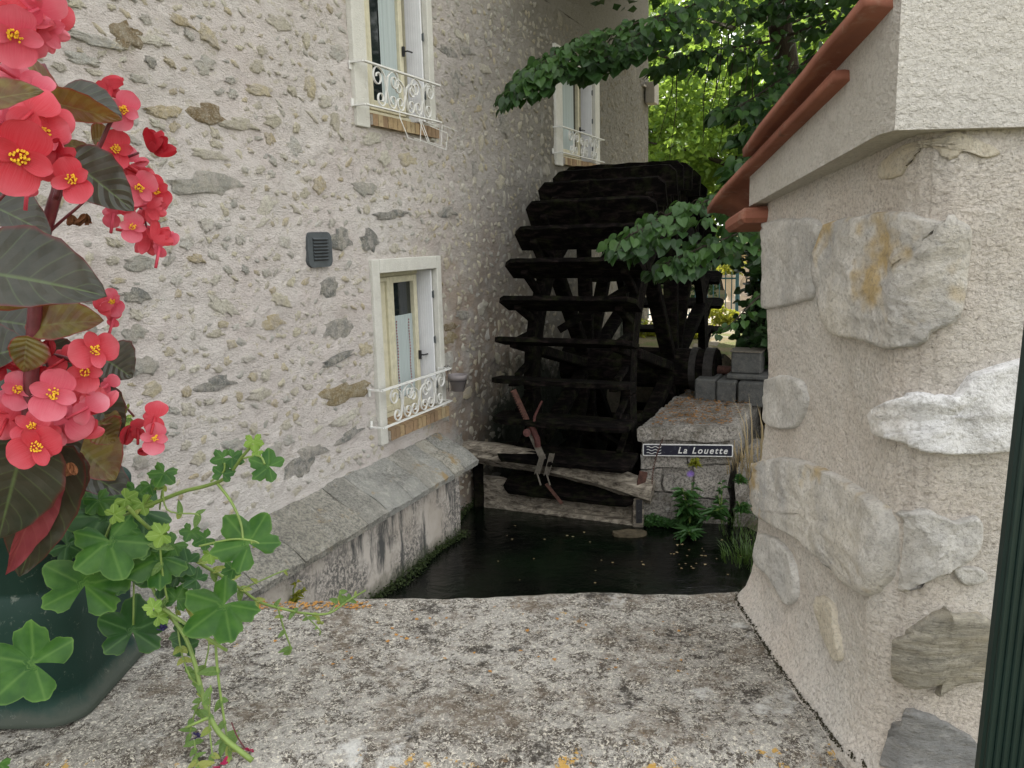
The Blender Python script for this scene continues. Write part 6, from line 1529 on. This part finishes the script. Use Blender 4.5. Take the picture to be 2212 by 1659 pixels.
def weed(label, x, y, z, h, n, size, q, lean=(0, -.15), mt='weed', name='weed_plant', pot=None):
    o = empty(name, (x, y, z)); tag(o, label, 'weed'); m = MB(); L = Leaves()
    for k in range(n):
        a = q.uniform(0, 6.3); hh = h*q.uniform(.6, 1.1); d = Vector((math.cos(a)*.25+lean[0], math.sin(a)*.25+lean[1], 1)).normalized()
        pts = [Vector((0, 0, 0)), d*hh*.5+Vector((0, 0, .02)), d*hh+Vector((lean[0]*.4, lean[1]*.4, -.05))*hh]; m.tube(pts, [.006, .005, .002], 5)
        for j in range(int(10*h/.4)+4):
            t = q.uniform(.15, 1); p = pts[0].lerp(pts[2], t); b = j*2.4+a
            ax = Vector((math.cos(b), math.sin(b), q.uniform(-.2, .5))); LLs = size*q.uniform(.7, 1.2)*(1.2-.5*t); mm = rotm(ax, Vector((0, 0, 1)))
            V = [mm @ Vector(v_) for v_ in ((0, 0, 0), (.17*LLs, .35*LLs, .02), (.12*LLs, .7*LLs, 0), (0, LLs, -.15*LLs), (-.12*LLs, .7*LLs, 0), (-.17*LLs, .35*LLs, .02))]
            L.v += [tuple(p+v_) for v_ in V]; b0 = len(L.v)-6; L.f += [(b0, b0+1, b0+2, b0+3), (b0, b0+3, b0+4, b0+5)]
    m.build('stem', MT['green_stem'], o); lo_ = L.build('leaves', mt, o); return o
def at(px, py, Y): p = P(px, py, Y); return p.x, p.y, p.z
w1 = weed('leafy green weed with a violet flower hanging at the middle of the pier', *at(1490, 1130, 7.12), .42, 7, .15, q)
weed('low trailing weed dipping into the stream below the pier', *at(1485, 1155, 7.02), .10, 7, .15, q, (0, -1.2)); weed('slender weed on the right part of the pier front', *at(1560, 1130, 7.08), .36, 3, .10, q)
weed('spreading weed between the two pier weeds', *at(1530, 1120, 7.05), .14, 5, .14, q, (.5, -.3)); weed('small yellowish weed tuft right under the river sign', *at(1500, 1008, 7.2), .10, 7, .06, q, (0, -.4), 'yellow_bush')
weed('green weed in the crack at the pier right corner', *at(1597, 1045, 7.0), .10, 6, .07, q); weed('green weed low on the side block', *at(1600, 1110, 6.9), .12, 6, .08, q)
fl = MB(); c = P(1491, 1023, 7.05)
for k in range(14): a = k*.45; fl.tube([c, c+Vector((math.cos(a)*.035, -.01, math.sin(a)*.03))], [.002, .004], 4)
fo = fl.build('cornflower', simple('violet_flower', (.20, .12, .40), .7), None); tag(fo, 'violet cornflower bloom on top of the pier weed', 'flower')
weed('yellow-green sprig growing from the dark plinth face', *HW(.285, 4.02, .42), .16, 4, .05, q, (.3, -.3), 'yellow_bush'); weed('broad dark green seedling on the plinth face near the parapet', *HW(.285, 3.86, .40), .07, 4, .09, q, (.3, -.2), 'weed')
# moss along the waterline
m = MB(); L = Leaves()
for k in range(5200):
    y = q.uniform(2.5, 7.4); e = q.random(); x = (.285 if y < 6.45 else .02)+.09*q.random()*(.6+.5*math.sin(y*5)); z = .04+abs(q.gauss(0, .035))
    L.add(HW(x, y, z), Vector((q.gauss(0, 1), q.gauss(0, 1), q.gauss(.3, .5))), Vector((q.gauss(0, 1), q.gauss(0, 1), 1)), q.uniform(.010, .026), False)
o = L.build('waterline_moss', 'moss', None); tag(o, 'dark moss fringe along the waterline of the plinth', 'moss')
L = Leaves()
for k in range(3600):
    t = q.random(); b = A+exf*(.02+.50*t)+Vector((0, -.02-.16*q.random(), 0)); L.add(Vector((b.x, b.y-.02, .07+q.random()*.05*(1+.5*math.sin(t*9)))), Vector((q.gauss(0, 1), q.gauss(0, 1), q.gauss(.3, .5))), Vector((q.gauss(0, .6), q.gauss(0, .6), 1)), q.uniform(.012, .028), False)
o = L.build('duckweed_mat', 'weed', None); tag(o, 'mat of small green water plants at the foot of the pier', 'water plants')
MT['dark_rock'] = simple('wet_brown_rock', (.085, .07, .045), .9, .2, 0, .5, 18, .8, .01)
m = MB(); c = Vector((1.02, 7.08, .075)); n = 16; v_ = [(c.x+.17*math.cos(2*math.pi*k/n)*(1+.2*fbm(k*.9, 1, 1)), c.y+.085*math.sin(2*math.pi*k/n)*(1+.3*fbm(k*.9, 4, 1)), -.05) for k in range(n)]
v2 = [(c.x+(x-c.x)*.9, c.y+(y-c.y)*.9, .078+.006*fbm(x*20, y*20, 1)) for x, y, z in v_]; m.add(v_+v2, [(k, (k+1) % n, n+(k+1) % n, n+k) for k in range(n)]+[tuple(range(n, 2*n))])
tag(m.build('flat_rock', MT['dark_rock']), 'flat brown rock breaking the water under the sluice post', 'rock')
# leaf litter on the pier and straws
L = Leaves()
for k in range(1500):
    t, s_ = q.random(), q.random(); b = A+exf*(.05+.75*t)+wW*(.05+2.5*s_); L.add(Vector((b.x, b.y, .975+.012*q.random())), Vector((q.gauss(0, 1), q.gauss(0, 1), 0)), Vector((q.gauss(0, .3), q.gauss(0, .3), 1)), q.uniform(.015, .04), False)
o = L.build('leaf_litter', 'litter', None); tag(o, 'brown and orange leaf litter strewn on top of the pier', 'leaf litter')
grass('dry_stalks', 'dry upright grass stalks beside the pier near the pillar', Vector((2.28, 7.3, .5)), 26, .75, .7, 'straw', q, .35, wd=.006); grass('dry_weeds', 'low brown dead weeds on the side block', Vector((2.2, 7.3, .58)), 160, .22, .9, 'straw', q, .9, wd=.004)
grass('grass_tuft', 'green grass tuft at the water edge near the pillar', Vector((1.86, 6.35, .08)), 130, .15, .5, 'green_grass', q, .9, wd=.004)
m = MB(); m.tube([P(1545, 905, 8.1), P(1600, 872, 8.3), P(1632, 845, 8.5)], [.012, .010, .008], 6); tag(m.build('fallen_stick', MT['bark']), 'dark stick lying across the pier litter', 'stick')
# orange petals and crumbs on the coping
L = Leaves()
for k in range(260):
    u_ = q.random(); p = Pz(q.uniform(560, 800), q.uniform(1296, 1312), SLAB+.006) if k < 200 else Pz(q.uniform(500, 1500), q.uniform(1300, 1450), SLAB+.006)
    if p.y > 1.28: p.y = 1.275
    L.add(Vector((p.x, p.y, cap_z(p.x, p.y)+.002)), Vector((q.gauss(0, 1), q.gauss(0, 1), 0)), Vector((q.gauss(0, .3), q.gauss(0, .3), 1)), q.uniform(.003, .008), False)
MT['crumb'] = m_leaf('orange_crumb', (.42, .20, .05), (.5, .28, .08), (.4, .2, .05), .1, .9)
o = L.build('fallen_crumbs', 'crumb', None); tag(o, 'orange bud scales scattered along the back edge of the coping', 'bud scales')

# dark moss and grit in the joint between the pillar and the coping
L = Leaves()
for k in range(1500):
    s_ = q.uniform(-.46, .12); p = surf(s_, SLAB+.002); d = q.random()**2; nn = Vector((-1, 0, 0)) if s_ < 0 else Vector((0, -1, 0))
    pp = p+nn*(-.001+.0045*d*(.5+.8*mn.noise(Vector((p.y*20, 1, 1)))))+Vector((0, 0, q.uniform(.0, .006)))
    L.add(pp, Vector((q.gauss(0, 1), q.gauss(0, 1), q.gauss(.3, .5))), Vector((q.gauss(0, 1), q.gauss(0, 1), 1)), q.uniform(.0015, .0035), False)
MT['joint_moss'] = m_leaf('dark_joint_moss', (.03, .03, .015), (.06, .05, .03), (.04, .05, .01), .1, .9)
L.build('joint_moss', 'joint_moss', pil, offp)
# bits afloat on the water
L = Leaves()
for k in range(46):
    p = Pz(q.uniform(900, 1600), q.uniform(1120, 1262), .056)
    if k % 2: p = Pz(q.gauss(1500, 60), q.gauss(1195, 22), .056)
    L.add(p, Vector((q.gauss(0, 1), q.gauss(0, 1), 0)), Vector((0, 0, 1)), q.uniform(.012, .035), False)
o = L.build('floating_leaves', 'straw', None); tag(o, 'small dry leaves and bits floating on the dark water', 'floating leaves')
